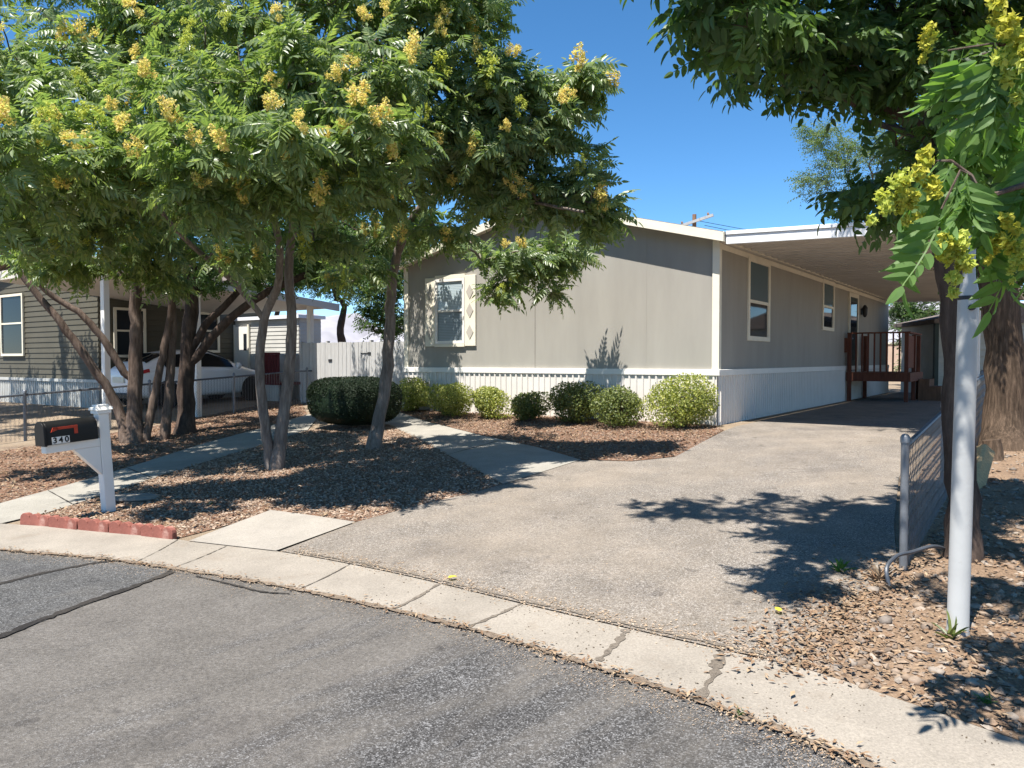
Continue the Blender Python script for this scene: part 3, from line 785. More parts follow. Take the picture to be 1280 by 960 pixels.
# porch
po = thing('porch', 'small porch with maroon slatted railing before the white room', 'porch', NB, RZ)
PX0, PX1, PY0 = -2.52, -1.55, 5.5
MB().box(PX0, PX1, PY0, AY-.03, .72, .79).build('floor', M['maroon'], po)
m = MB(); ribbed(m, True, PX0+.02, PX1-.02, PY0+.03, .15, .715, .1, .012); m.build('skirting', M['nskirt'], po)
MB().box(PX0, PX1, PY0, PY0+.06, 1.56, 1.62).build('rail', M['maroon'], po)
for i in range(8): MB().box(PX0+.01 + i*.125, PX0+.085+i*.125, PY0+.01, PY0+.05, .791, 1.559).build('baluster', M['maroon'], po)
# carport
nc = thing('carport', 'low carport roof on white posts over the white car', 'carport', NB, RZ)
def ncz(y): return 3.30 - .085*(y+.35)
MB().prism([(-.35, ncz(-.35)), (5.9, ncz(5.9)), (5.9, ncz(5.9)+.08), (-.35, ncz(-.35)+.08)], 0, -4.75, .32).build('roof_panel', M['soffit'], nc)
MB().box(-4.75, .36, -.41, -.353, ncz(-.35)-.08, ncz(-.35)+.12).build('fascia', M['soffit'], nc)
MB().prism([(-.35, ncz(-.35)-.07), (5.95, ncz(5.95)-.07), (5.95, ncz(5.95)+.11), (-.35, ncz(-.35)+.11)], 0, .323, .38).build('fascia', M['soffit'], nc)
for y_ in (0, 2.05, 5.3):
    MB().box(-.08, .06, y_-.06, y_+.06, -.06, ncz(y_)-.01).build('post', M['white'], nc, bevel=.008)

# ------------------------------------------------------------------ cars
def car(label, loc, rz, paint):
    c = thing('car', label, 'car', loc, rz)
    S = [ # y, bottom, belt, roof, w, wr
        (0.00, .50, .80, .86, .70, .58), (.06, .32, .93, 1.02, .80, .66), (.30, .24, .99, 1.14, .85, .65), (.62, .21, 1.0, 1.29, .87, .61), (1.0, .2, .99, 1.42, .875, .575),
        (1.6, .2, .97, 1.475, .875, .57), (2.25, .2, .95, 1.45, .875, .57), (2.7, .2, .94, 1.30, .875, .60), (3.2, .2, .92, 1.04, .87, .66), (3.6, .21, .86, .93, .86, .66),
        (4.0, .22, .79, .84, .82, .62), (4.28, .26, .70, .73, .72, .52), (4.40, .36, .60, .62, .58, .4)]
    def sec(i, side):
        y, zb, bl, rf_, w, wr = S[i]
        return [(side*a, y, z) for a, z in ((0, zb), (w*.86, zb), (w*.97, zb+.10), (w, zb+(bl-zb)*.55), (w*.985, bl-.05), (w*.955, bl), (wr+.02, rf_-.075), (wr*.86, rf_-.018), (wr*.5, rf_-.003), (0, rf_))]
    vs = []; fs = []; K = 10
    for i in range(len(S)):
        vs += sec(i, 1) + sec(i, -1)[1:-1][::-1]
    n = 18
    for i in range(len(S)-1):
        for k in range(n): fs.append((i*n+k, i*n+(k+1) % n, (i+1)*n+(k+1) % n, (i+1)*n+k))
    fs.append(tuple(range(n))); fs.append(tuple((len(S)-1)*n+k for k in range(n-1, -1, -1)))
    b = MB().add(vs, fs).build('body', paint, c, smooth=True)
    md = b.modifiers.new('sub', 'SUBSURF'); md.levels = 1; md.render_levels = 2
    def patch(name, mat, i0, i1, k0, k1, side, f=(0, 1, .06, .9), parent=c, off=.012):
        """a panel following the body surface between stations i0..i1 and section points k0..k1"""
        rows = []
        for i in range(i0, i1+1): rows.append([Vector(p) for p in sec(i, side)[k0:k1+1]])
        def ev(u, v):
            u *= len(rows)-1; v *= len(rows[0])-1; a = min(int(u), len(rows)-2); q = min(int(v), len(rows[0])-2); u -= a; v -= q
            return rows[a][q].lerp(rows[a][q+1], v).lerp(rows[a+1][q].lerp(rows[a+1][q+1], v), u)
        m = MB(); nu, nv = 8, 4; g = []
        for i in range(nu+1):
            for j in range(nv+1):
                u = f[0] + (f[1]-f[0])*i/nu; v = f[2] + (f[3]-f[2])*j/nv
                p = ev(u, v); e = 1e-3
                nn = (ev(min(u+e, 1), v) - ev(max(u-e, 0), v)).cross(ev(u, min(v+e, 1)) - ev(u, max(v-e, 0)))
                nn.normalize()
                if nn.dot(p - Vector((0, 2.0, .7))) < 0: nn = -nn
                g.append(p + nn*off)
        m.add(g, [(i*(nv+1)+j, (i+1)*(nv+1)+j, (i+1)*(nv+1)+j+1, i*(nv+1)+j+1) for i in range(nu) for j in range(nv)])
        return m.build(name, mat, parent, smooth=True)
    for s in (1, -1):
        patch('side_window', M['carglass'], 3, 5, 5, 6, s, (.25, .93, .08, .92))
        patch('side_window', M['carglass'], 5, 8, 5, 6, s, (.05, .80, .08, .92))
        patch('tail_light', M['taillight'], 0, 3, 3, 5, s, (.25, .72, .45, 1), off=.02)
        patch('headlight', M['glass_blue'], 10, 11, 4, 6, s, (.1, .9, .1, .9))
        MB().lathe([(.02, 0), (.085, .03), (.09, .10), (.05, .15)], (s*.97, 2.88, 1.0), 1, 12).box(s*.86-.02, s*.95+.02, 2.92, 2.97, .98, 1.01).build('mirror', paint, c, smooth=True)
        d = patch('door_handle', M['rim'], 4, 5, 4, 5, s, (.55, .8, .1, .5), off=.02)
        for y_ in (.82, 3.48):
            w = MB().lathe([(.2, -.1), (.30, -.1), (.32, -.07), (.32, .07), (.30, .1), (.2, .1)], (s*.80, y_, .32), 0, 28).build('wheel', M['rubber'], c, smooth=True)
            r = MB().lathe([(.05, .07), (.205, .085), (.205, -.085), (.05, -.07)], (s*.803, y_, .32), 0, 28)
            r.build('rim', M['rim'], w, smooth=True)
            for k in range(5):
                a = 2*PI*k/5+.3; xa = s*.803 + s*.088
                q = Vector((0, math.cos(a), math.sin(a))); t = Vector((0, -math.sin(a), math.cos(a)))
                o = Vector((xa, y_, .32))
                sp = MB(); sp.add([o + q*.09 + t*.03, o + q*.195 + t*.055, o + q*.195 - t*-.095, o + q*.1 + t*.075], [(0, 1, 2, 3)]); sp.build('rim_opening', M['rubber'], w)
            MB().lathe([(.30, 0), (.365, .002), (.365, .006), (.30, .008)], (s*.872, y_, .33), 0, 28).build('wheel_arch', M['rubber'], c)
    patch('rear_window', M['carglass'], 2, 4, 6, 9, 1, (.15, .85, .12, 1)); patch('rear_window', M['carglass'], 2, 4, 6, 9, -1, (.15, .85, .12, 1))
    patch('windscreen', M['carglass'], 6, 8, 6, 9, 1, (.12, .92, .1, 1)); patch('windscreen', M['carglass'], 6, 8, 6, 9, -1, (.12, .92, .1, 1))
    MB().box(-.26, .26, -.03, -.012, .66, .80).build('number_plate', M['cream'], c)
    MB().box(-.55, .55, .0, .12, .24, .40).build('bumper', M['black'], c, bevel=.03)
    return c
car_p = NB + Vector((math.cos(RA)*-3.5 + DX*2.15, -math.sin(RA)*-3.5 + DY*2.15, 0))
cw = car('white hatchback parked under the carport behind the left trees', (car_p.x, car_p.y, .47), RZ, M['carpaint'])
cw.rotation_euler = (math.radians(1.6), 0, RZ); cw.scale = (1, .95, 1)
bp = P(392, 450, 34)
car('dark blue car whose roof shows above the board fence', (bp.x, bp.y, .75), RZ - 1.2, M['bluepaint'])

# ------------------------------------------------------------------ chain link fences
def chain_fence(label, base, y0, y1, posts, h, x_=0.0, rails=True):
    f = thing('chain_link_fence', label, 'fence', base, RZ)
    def gz(y): return zs((base[0]*DX + base[1]*DY) + y) - base[2]     # the lots rise along local y
    for y in posts:
        MB().tube([(x_, y, gz(y)-.05), (x_, y, gz(y)+h+.03)], .028, 10).lathe([(.034, 0), (.034, .04), (.02, .06), (.004, .065)], (x_, y, gz(y)+h+.03), 2, 10).build('post', M['galv'], f, smooth=True)
    ys = np.arange(y0, y1+.01, .5)
    MB().tube([(x_, y, gz(y)+h) for y in ys], .021, 8).build('rail', M['galvdark'], f, smooth=True)
    m = MB(); p = .075; w = .0027
    n = int((y1-y0)/p); k = int(h/.06)
    for i in range(n):
        for sg in (1, -1):
            pts = []
            for j in range(k+1):
                yy = y0 + i*p + (p*.5 if (j % 2) else 0)*1 + (0 if sg > 0 else p*.5)*(1 if j % 2 == 0 else -1)
                pts.append((x_ + .024 + (.003 if sg > 0 else 0), yy, gz(yy) + .03 + j*(h-.03)/k))
            m.tube(pts, w, 3, cap=False)
        
    m.build('wire_mesh', M['galv'], f)
    return f
fl = NB + Vector((math.cos(RA)*.2, -math.sin(RA)*.2, 0)); fl.z = zg(fl.x, fl.y)
chain_fence('low chain link fence with dark top rail running past the white car', fl, -5.5, 9, (-4.0, -1.62, .8, 2.85, 5.0, 7.2), .86)
fr = G(1129, 713)
chain_fence('low chain link fence at the edge of the driveway by the right trunk', fr, 0, 9.5, (0, 2.4, 4.8, 7.2, 9.4), .9)
pts = [G(1118, 752) + Vector((0, 0, -.03)), P(1112, 735, 5.25), P(1108, 712, 5.3), P(1118, 697, 5.4), P(1140, 690, 5.55), P(1165, 683, 5.7), G(1190, 690)]
o = MB().tube(smooth_line(pts, 6), .014, 8).build('bent_pipe', M['galvdark'], smooth=True)
tag(o, 'bent grey pipe curling out of the ground beside the fence post', 'pipe')

# ------------------------------------------------------------------ mailbox
mp = G(136, 640)
mbx = thing('mailbox', 'black mailbox numbered 340 with red flag on a white post', 'mailbox', (mp.x, mp.y, mp.z), RZ)
mbx.rotation_euler = (math.radians(3.5), 0, RZ)      # leans a little towards the street
H = 1.17
pst = MB().box(-.055, .055, -.055, .055, -.05, H-.10).build('post', M['white'], mbx, bevel=.008)
MB().box(-.075, .075, -.075, .075, H-.10, H-.065).prism([(-.09, H-.064), (.09, H-.064), (.07, H-.03), (-.07, H-.03)], 1, -.09, .09).box(-.06, .06, -.06, .06, H-.029, H-.005).build('cap', M['white'], pst, bevel=.006)
arm = MB().box(-.05, .05, -.60, -.057, .73, .815).build('arm', M['white'], mbx, bevel=.006)
MB().prism([(-.057, .729), (-.33, .729), (-.30, .70), (-.057, .42)], 0, -.045, .045).build('brace', M['white'], mbx, bevel=.006)
def arch(y0, y1, w, h, z0, name, mat, parent, n=12):
    pr = [(-w, z0), (-w, z0+h-w)] + [(-w*math.cos(PI*k/n), z0+h-w+w*math.sin(PI*k/n)) for k in range(1, n)] + [(w, z0+h-w), (w, z0)]
    return MB().prism(pr, 1, y0, y1).build(name, mat, parent, smooth=True, bevel=.004)
bx = arch(-.60, -.095, .095, .235, .817, 'box', M['black'], mbx)
arch(-.628, -.602, .102, .25, .808, 'door', M['black'], bx)
MB().box(.0955, .103, -.54, -.30, .965, .99).box(.0955, .103, -.335, -.30, .905, .964).prism([(-.56, .945), (-.49, .965), (-.49, .99), (-.54, .99)], 0, .0955, .103).build('flag', M['red'], bx)
pl = MB().box(.0955, .099, -.555, -.385, .822, .893).build('number_plate', M['white'], bx)
def text_mesh(body, size):
    cu = bpy.data.curves.new('numerals', 'FONT'); cu.body = body; cu.size = size; cu.align_x = 'CENTER'; cu.align_y = 'CENTER'; cu.extrude = .0015; cu.offset = .0022
    to = bpy.data.objects.new('numerals', cu); COL.objects.link(to)
    me = bpy.data.meshes.new_from_object(to.evaluated_get(bpy.context.evaluated_depsgraph_get()))
    bpy.data.objects.remove(to); return me
for k, ch in enumerate('340'):
    t = link('numeral', text_mesh(ch, .082), M['black'], pl)
    t.location = (.1006, -.527 + k*.057, .857); t.rotation_euler = (PI/2, 0, PI/2)

# red scalloped edging
ea, eb = G(28, 656), G(221, 675)
el = (eb - ea); eln = el.length; ang = math.atan2(el.y, el.x)
EL = ['red scalloped edging block at the far left end beside the path', 'second red scalloped edging block from the path, below the mailbox box', 'red scalloped edging block straight in front of the white mailbox post', 'fourth red scalloped edging block from the path, before the gravel', 'red scalloped edging block at the right end next to the concrete slab']
for i in range(5):
    l = eln/5 - .012; m = MB(); pr = [(0, -.03)]
    for q in range(3):
        for k in range(7):
            a = PI*k/6; pr.append((l*(q+.5)/3 - l/6*math.cos(a), .045 + .055*math.sin(a)))
    pr.append((l, -.03))
    m.prism(pr, 1, -.028, .028)
    o = m.build('edging_block', M['edging'], bevel=.006)
    p = ea + el*(i/5); o.location = (p.x, p.y, zg(p.x, p.y)+.03); o.rotation_euler = (random.uniform(-.06, .06), random.uniform(-.02, .02), ang + random.uniform(-.035, .035))
    tag(o, EL[i], 'edging', 'red edging blocks along the pavement')
st = G(166, 625)
m = MB(); m.lathe([(.0, 0), (.23, 0), (.25, .02), (.24, .045), (.2, .055), (.0, .057)], (0, 0, 0), 2, 14)
o = m.build('stepping_stone', M['stone'], smooth=True); o.location = (st.x, st.y, st.z+.01); o.scale = (1.25, .8, .8)
tag(o, 'flat grey stone lying behind the white mailbox post', 'stone')

# ------------------------------------------------------------------ white post on the right
wp = G(1197, 792)
pw = thing('street_post', 'tall white round post with a black band in front of the right trunk', 'post', (wp.x, wp.y, wp.z))
pw.rotation_euler = (0, math.radians(.8), 0)
MB().lathe([(.062, -.05), (.062, .02), (.058, .03), (.056, 1.0), (.054, 1.93)], n=24).build('pole', M['pvc'], pw, smooth=True)
MB().lathe([(.0555, 1.931), (.0565, 1.935), (.0565, 1.948), (.0555, 1.952)], n=24).build('band', M['blackmetal'], pw, smooth=True)
MB().lathe([(.053, 1.953), (.050, 1.99), (.034, 2.06), (.030, 2.12), (.030, 2.42)], n=20).build('neck', M['pvc'], pw, smooth=True)
MB().lathe([(.03, 2.421), (.07, 2.45), (.085, 2.49), (.06, 2.55), (.02, 2.585)], n=20).build('cap', M['white'], pw, smooth=True)
MB().lathe([(.004, -.075), (.016, -.072), (.018, -.058), (.018, -.05)], (-.012, 0, 1.885), 1, 12).build('bolt', M['blackmetal'], pw, smooth=True)

# split log and stump piece near the right trunk
lg = G(1222, 606)
m = MB(); pr = [(.11*math.cos(a)*(1 if math.sin(a) < .2 else .55), .10*math.sin(a)) for a in np.linspace(0, 2*PI, 11)[:-1]]
m.prism(pr, 1, -.30, .30); o = m.build('split_log', M['cutwood'], bevel=.01); o.location = (lg.x, lg.y, lg.z+.16); o.rotation_euler = (.75, .2, -.6)
tag(o, 'pale split log leaning against the trunk behind the white post', 'log')
lg = G(1240, 575)
o = MB().tube([(0, 0, 0), (.02, .01, .12), (.0, .02, .27)], [.13, .11, .10], 10).build('tree_stump', M['bark_elm'], smooth=True); o.location = (lg.x, lg.y, lg.z-.02)
tag(o, 'short grey brown stump beside the big shaggy trunk', 'stump')

# ------------------------------------------------------------------ background on the right
sh = P(1200, 480, 24.5)
shd = thing('shed', 'pale slatted shed with dark green corner beyond the wooden landing', 'shed', (sh.x+.55, sh.y, .56), RZ+.5)
m = MB(); lap(m, True, -1.2, 3.2, 0, 0, 2.3, .2, .05); m.box(-1.18, 3.18, .03, .08, 0, 2.3); m.build('wall', M['shedwall'], shd)
m = MB(); m.box(-1.2, -1.12, .09, 3, 0, 2.3).box(3.12, 3.2, .09, 3, 0, 2.3).box(-1.12, 3.12, 2.92, 3, 0, 2.3); m.build('wall', M['shedwall'], shd)
MB().box(-1.32, -1.205, -.07, .07, 0, 2.3).build('corner_post', M['greendoor'], shd)
MB().prism([(-1.4, 2.3), (3.4, 2.3), (3.4, 2.42), (1.0, 2.95), (-1.4, 2.42)], 1, -.2, 3.2).build('roof', M['shingle'], shd)
b0 = P(1130, 430, 42)
tw = thing('block_wall', 'low tan block wall seen under the far end of the carport', 'wall', (b0.x, b0.y, .56), RZ+.3)
MB().box(-5, 9, 0, .25, 0, 2.0).build('masonry', M['tanwall'], tw)
MB().box(-5.05, 9.05, -.05, .3, 2.002, 2.1).build('coping', M['cream'], tw)

# utility pole and wires
up = P(868, 268, 42)
upo = thing('utility_pole', 'wooden utility pole with a pale crossarm rising beyond the roof ridge', 'utility pole', (up.x, up.y, .56))
MB().tube([(0, 0, 0), (0, 0, up.z-.56)], [.15, .11], 10).build('pole', M['wood'], upo, smooth=True)
ca = MB().box(-.85, 1.0, -.06, .06, -.07, .07).build('crossarm', M['pvc'], upo); ca.location = (0, -.18, up.z-.95); ca.rotation_euler = (0, math.radians(-14), -.5)
for x_ in (-.7, .75):
    i_ = MB().lathe([(.03, .07), (.06, .1), (.06, .16), (.03, .22)], (x_, 0, 0), 2, 10).build('insulator', M['wood'], ca, smooth=True)
for k, (dz_, dx_, l_) in enumerate(((-.35, 0, 'upper'), (-.62, .5, 'middle'), (-.95, .9, 'lower'))):
    a = up + Vector((dx_, -.2, dz_)); b = Vector((60, 62 + k, 8.6 - k*.7))
    cpts = [a.lerp(b, t/20) - Vector((0, 0, 1.1*4*(t/20)*(1-t/20))) for t in range(21)]
    o = MB().tube(cpts, .014, 5).build('power_line', M['black'])
    tag(o, l_ + ' thin power line running right from the wooden utility pole', 'cable', 'power lines over the roof')

# mountains
m = MB(); n = 240; rows = []
r2 = random.Random(5)
for i in range(n+1):
    x_ = -3800 + 7600*i/n
    hgt = 215 + 55*math.sin(i*.11) + 30*math.sin(i*.33+1) + 14*math.sin(i*.9) + r2.uniform(-9, 9)
    rows.append([(x_, 2300 + r2.uniform(-30, 30), -2), (x_ + r2.uniform(-9, 9), 2600 + r2.uniform(-60, 60), hgt*.45), (x_ + r2.uniform(-9, 9), 2900 + r2.uniform(-60, 60), hgt*.8 + r2.uniform(-15, 15)), (x_, 3200, hgt), (x_, 3700, -2)])
m.add([p for r_ in rows for p in r_], [(i*5+j, (i+1)*5+j, (i+1)*5+j+1, i*5+j+1) for i in range(n) for j in range(4)])
tag(m.build('mountains', M['mountain'], smooth=True), kind='structure')

# ------------------------------------------------------------------ trees
def leaflet(base, dirv, up, l, w, rich):
    """one narrow leaflet with a folded midrib"""
    d = Vector(dirv).normalized(); s = d.cross(Vector(up)).normalized(); n = s.cross(d)
    b = Vector(base)
    def q(t, ww, h): return b + d*(l*t) + s*(w*ww) + n*(l*h)
    if not rich:
        vs = [q(0,0,0), q(.3,.5,.05), q(.68,.36,.02), q(1,0,-.06), q(.68,-.36,.02), q(.3,-.5,.05)]
        return vs, [(0,1,2), (0,2,3), (0,3,4), (0,4,5)]
    vs = [q(0,0,0), q(.12,.42,.05), q(.32,.5,.07), q(.6,.4,.05), q(.84,.2,0), q(1,0,-.08), q(.84,-.2,0), q(.6,-.4,.05), q(.32,-.5,.07), q(.12,-.42,.05), q(.33,0,0), q(.66,0,-.02)]
    return vs, [(0,1,10), (1,2,10), (2,3,10), (3,11,10), (3,4,11), (4,5,11), (5,6,11), (6,7,11), (7,10,11), (7,8,10), (8,9,10), (9,0,10)]

def pinnate(L, pairs, ll, lw, droop, seed, rich=False, hang=.5, termi=True):
    r = random.Random(seed); vs = []; fs = []
    def add(a, b):
        o = len(vs); vs.extend(a); fs.extend([tuple(o+i for i in f) for f in b])
    def rp(t): return Vector((L*t*(1-.12*t*droop), r0*L*t*t, -L*droop*t*t*.55 + L*.05*t))
    r0 = r.uniform(-.15, .15)
    seg = 5
    for i in range(seg):
        a, b = rp(i/seg), rp((i+1)/seg); w = .004*(1.2-i/seg)+.0008
        add([a + Vector((0, -w, 0)), a + Vector((0, w, 0)), b + Vector((0, w*.8, 0)), b + Vector((0, -w*.8, 0))], [(0,1,2), (0,2,3)])
    for i in range(pairs):
        t = .18 + .78*(i+.5)/pairs
        f = .65 + .5*math.sin(PI*min(1, .25 + t*.75))
        tg = (rp(min(1, t+.02)) - rp(t-.02)).normalized()
        for s in (1, -1):
            sd = Vector((0, s, 0))
            d = sd*.8 + tg*r.uniform(.25, .55) + Vector((0, 0, -hang*r.uniform(.5, 1.5)))
            add(*leaflet(rp(t + r.uniform(-.01, .01)), d, Vector((.1, 0, 1)), ll*f*r.uniform(.85, 1.1), lw*f, rich))
    if termi: add(*leaflet(rp(1), (rp(1)-rp(.95)), (0, 0, 1), ll, lw*.9, rich))
    return np.array([v[:] for v in vs]), np.array(fs)

def sprig(L, n, ll, lw, seed):
    r = random.Random(seed); vs = []; fs = []
    def add(a, b):
        o = len(vs); vs.extend(a); fs.extend([tuple(o+i for i in f) for f in b])
    for i in range(n):
        t = (i+.5)/n; s = 1 if i % 2 else -1
        b = Vector((L*t, 0, -L*.25*t*t))
        d = Vector((r.uniform(.3, .8), s*r.uniform(.5, 1), r.uniform(-.8, .3)))
        add(*leaflet(b, d, Vector((r.uniform(-.3, .3), 0, 1)), ll*r.uniform(.7, 1.15), lw, False))
    add([Vector((0, -.002, 0)), Vector((0, .002, 0)), Vector((L, 0, -L*.25))], [(0, 1, 2)])
    return np.array([v[:] for v in vs]), np.array(fs)

TEMPL = {
    'heaven': [pinnate(L, p, .102, .038, dr, s, hang=.42) for s, (L, p, dr) in enumerate([(.32, 6, .6), (.38, 7, .8), (.27, 5, .4), (.35, 6, 1.0)])],
    'heaven_near': [pinnate(L, p, .118, .042, dr, 10+s, True, .65) for s, (L, p, dr) in enumerate([(.28, 5, 1.0), (.34, 6, 1.2), (.24, 4, .8)])],
    'ash': [pinnate(L, p, .092, .040, dr, 20+s, True, .5) for s, (L, p, dr) in enumerate([(.22, 3, .8), (.25, 4, .9), (.19, 3, .5)])],
    'elm': [sprig(.3, 12, .06, .034, 30+s) for s in range(3)],
    'elm_fine': [sprig(.28, 9, .05, .024, 40+s) for s in range(3)],
}

def seed_cluster_mesh(name, n, L, w, fl, seed):
    r = np.random.default_rng(seed)
    sub = np.array([[0, 0, -.12], [.30, .1, -.30], [-.28, .15, -.34], [.1, -.3, -.50], [-.12, .2, -.66], [.12, 0, -.88]]) + r.normal(0, .10, (6, 3))
    size = np.array([.50, .46, .46, .44, .40, .30])
    k = r.choice(6, n, p=size/size.sum())
    q0 = r.normal(size=(n, 3)); q0 /= np.linalg.norm(q0, axis=1)[:, None]; q0 *= (r.random(n)**.4)[:, None]
    pos = sub[k]*np.array([w*1.9, w*1.9, L]) + q0*(size[k]*w)[:, None]*np.array([1.1, 1.1, 1.35])
    tv = np.array([[0,0,0],[.5,.30,.06],[1,0,0],[.5,-.30,.06]], float); tv[:, 0] -= .5
    tf = np.array([[0,1,2],[0,2,3]])
    q = r.normal(size=(n, 4)); q /= np.linalg.norm(q, axis=1)[:, None]
    ww, x, y, z = q.T
    R = np.stack([np.stack([1-2*(y*y+z*z), 2*(x*y-z*ww), 2*(x*z+y*ww)], -1), np.stack([2*(x*y+z*ww), 1-2*(x*x+z*z), 2*(y*z-x*ww)], -1), np.stack([2*(x*z-y*ww), 2*(y*z+x*ww), 1-2*(x*x+y*y)], -1)], 1)
    V, T = batch(tv, tf, pos, R, fl*r.uniform(.7, 1.2, n))
    return np_mesh(name, V, T)

SUNV = np.array([-.23, -.33, .92])
def grow_tree(name, label, cat, trunks, blobs, bark, leafmat, kind, nleaf, seeds=0, seedmat=None, tipr=.0055, seed_at=None, group=None, leaf_scale=1.0, seedmesh=None, rexp=.5, seedn=1, trunk_sides=12):
    rng = np.random.default_rng(sum(map(ord, label)))
    base = trunks[0][0][0]
    root = thing(name, label, cat, (base.x, base.y, zg(base.x, base.y)), 0, group)
    org = np.array([base.x, base.y, zg(base.x, base.y)])
    pos, par, fix, istr = [], [], [], []
    for ti, (pts, r0, r1) in enumerate(trunks):
        raw = smooth_line(pts, 10); step = max(.13, r0*.9); line = [raw[0]]
        for q in raw[1:]:
            if (q - line[-1]).length >= step: line.append(q)
        if (raw[-1] - line[-1]).length > .03: line.append(raw[-1])
        if ti == 0 or line[0].z - zg(line[0].x, line[0].y) < .25: line = [line[0] - Vector((0, 0, .12))] + line
        prev = -1
        if ti > 0:
            d = np.linalg.norm(np.array(pos) - np.array(line[0][:]), axis=1); prev = int(d.argmin())
            if d[prev] > .6: prev = -1
        nn = len(line)
        for i, p in enumerate(line):
            if prev >= 0 and i == 0 and ti > 0: continue
            j = rng.normal(0, min(.010, r0*.08), 3) * (0 if i < 2 else 1)
            t = i/(nn-1)
            r = r0 + (r1-r0)*t
            r *= 1 + rng.normal(0, .03)
            hgt = p.z - zg(p.x, p.y)
            if hgt < .45 and (ti == 0 or line[0].z < zg(line[0].x, line[0].y)): r *= 1 + .30*(1-max(hgt, 0)/.45)**2      # flare at the ground
            pos.append([p.x+j[0], p.y+j[1], p.z+j[2]]); par.append(prev); fix.append(r); istr.append(True); prev = len(pos)-1
    ntr = len(pos)
    att = []; cen = []
    for (c, rad, n) in blobs:
        v = rng.normal(size=(n, 3)); v /= np.linalg.norm(v, axis=1)[:, None]
        v *= (rng.random(n)**.45)[:, None] * np.array(rad)
        att.append(v + np.array(c[:])); cen.append(np.repeat(np.array(c[:])[None], n, 0))
    att = np.concatenate(att); cen = np.concatenate(cen)
    tr = np.array(pos)
    d0 = np.min(np.linalg.norm(att[:, None] - tr[None], axis=2), axis=1)
    order = np.argsort(d0)
    tips = []
    for a in order:
        q = att[a]; A = np.array(pos)
        dv = q - A; d = np.linalg.norm(dv, axis=1)
        # prefer joining from below / behind, and not the very base of the trunk
        cost = d + np.where(A[:, 2] > q[2] + .25, .5*(A[:, 2]-q[2]), 0) + np.where(A[:, 2] - org[2] < 1.7, 2.5, 0)
        k = int(cost.argmin()); L = d[k]
        if L < .12: continue
        n = max(2, int(L/.22)); p0 = A[k]
        pdir = (A[k] - A[par[k]]) if par[k] >= 0 else np.array([0, 0, 1.0]); pdir = pdir/(np.linalg.norm(pdir)+1e-9)
        c1 = p0 + pdir*L*.35 + np.array([0, 0, .06*L]); c2 = q - dv[k]/L*L*.3 + np.array([0, 0, .14*L])
        prev = k; chain = []
        for i in range(1, n+1):
            t = i/n
            p = (1-t)**3*p0 + 3*(1-t)**2*t*c1 + 3*(1-t)*t*t*c2 + t**3*q + (rng.normal(0, .022, 3) if i < n else 0)
            pos.append(list(p)); par.append(prev); fix.append(0); istr.append(False); prev = len(pos)-1; chain.append(prev)
        tips.append((prev, chain, cen[a]))
    pos = np.array(pos); cnt = np.zeros(len(pos))
    for (tp, _, _) in tips:
        k = tp
        while k >= 0: cnt[k] += 1; k = par[k]
    rad = np.array([fix[i] if istr[i] else max(tipr*.6, tipr*max(cnt[i], 1)**rexp) for i in range(len(pos))])
    rad[rad < tipr*.6] = tipr*.6
    for i in range(len(pos)):
        if not istr[i] and par[i] >= 0: rad[i] = min(rad[i], rad[par[i]]*.92)
    # wood
    child = {}
    for i, p in enumerate(par): child.setdefault(p, []).append(i)
    m = MB(); used = set()
    ends = [i for i in range(len(pos)) if i not in child]
    # trunks first: the thickest continuation keeps the chain
    roots_ = [i for i, p in enumerate(par) if p < 0]
    stack = [(None, r) for r in roots_]
    rel = pos - org
    while stack:
        pre, i = stack.pop()
        chain = [pre] if pre is not None else []
        while True:
            chain.append(i)
            ch = child.get(i, [])
            if not ch: break
            ch = sorted(ch, key=lambda c: (-istr[c], -rad[c]))
            for o_ in ch[1:]: stack.append((i, o_))
            i = ch[0]
        if len(chain) > 1:
            rr = [float(rad[c]) for c in chain]
            if pre is not None: rr[0] = rr[1]
            big = max(rr)
            m.tube([rel[c] for c in chain], rr, trunk_sides if big > .06 else (6 if big > .02 else 4), cap=False)
    tk = m.build('trunk', bark, root, smooth=True)
    # leaves
    per = max(1, int(nleaf/len(tips)))
    LP, LD, LU = [], [], []
    for (tp, chain, c) in tips:
        ids = chain[-min(len(chain), 5):]
        P_ = pos[[par[ids[0]]] + ids]
        ax = P_[-1]-P_[0]; ax = ax/(np.linalg.norm(ax)+1e-9)
        for _ in range(per):
            t = 1 - rng.random()**1.3*.95
            f = t*(len(P_)-1); i = min(int(f), len(P_)-2); f -= i
            p = P_[i]*(1-f) + P_[i+1]*f
            v = rng.normal(size=3); v -= ax*v.dot(ax); v /= np.linalg.norm(v)+1e-9
            out = (p - c); out = out/(np.linalg.norm(out)+1e-9)
            d = ax*(.55*t+.1) + v*.85 + out*.35 + np.array([0, 0, .10])
            d[2] *= .55
            if kind == 'heaven_near': d = d*.55 + np.array([0, 0, -.75])
            LP.append(p); LD.append(d/np.linalg.norm(d)); LU.append(out)
    LP = np.array(LP) - org; LD = np.array(LD)
    OUT = np.array(LU); Z = SUNV*.75 + OUT*.6 + rng.normal(0, .33, LD.shape)
    Yv = np.cross(Z, LD); Yv /= np.linalg.norm(Yv, axis=1)[:, None]
    Zv = np.cross(LD, Yv)
    R = np.stack([LD, Yv, Zv], 2)
    sc = rng.uniform(.55, 1.25, len(LP)) * leaf_scale
    which = rng.integers(0, len(TEMPL[kind]), len(LP)); VV = []; TT = []; off = 0
    for w in range(len(TEMPL[kind])):
        k = which == w
        if not k.any(): continue
        V, T = batch(*TEMPL[kind][w], LP[k], R[k], sc[k]); VV.append(V); TT.append(T+off); off += len(V)
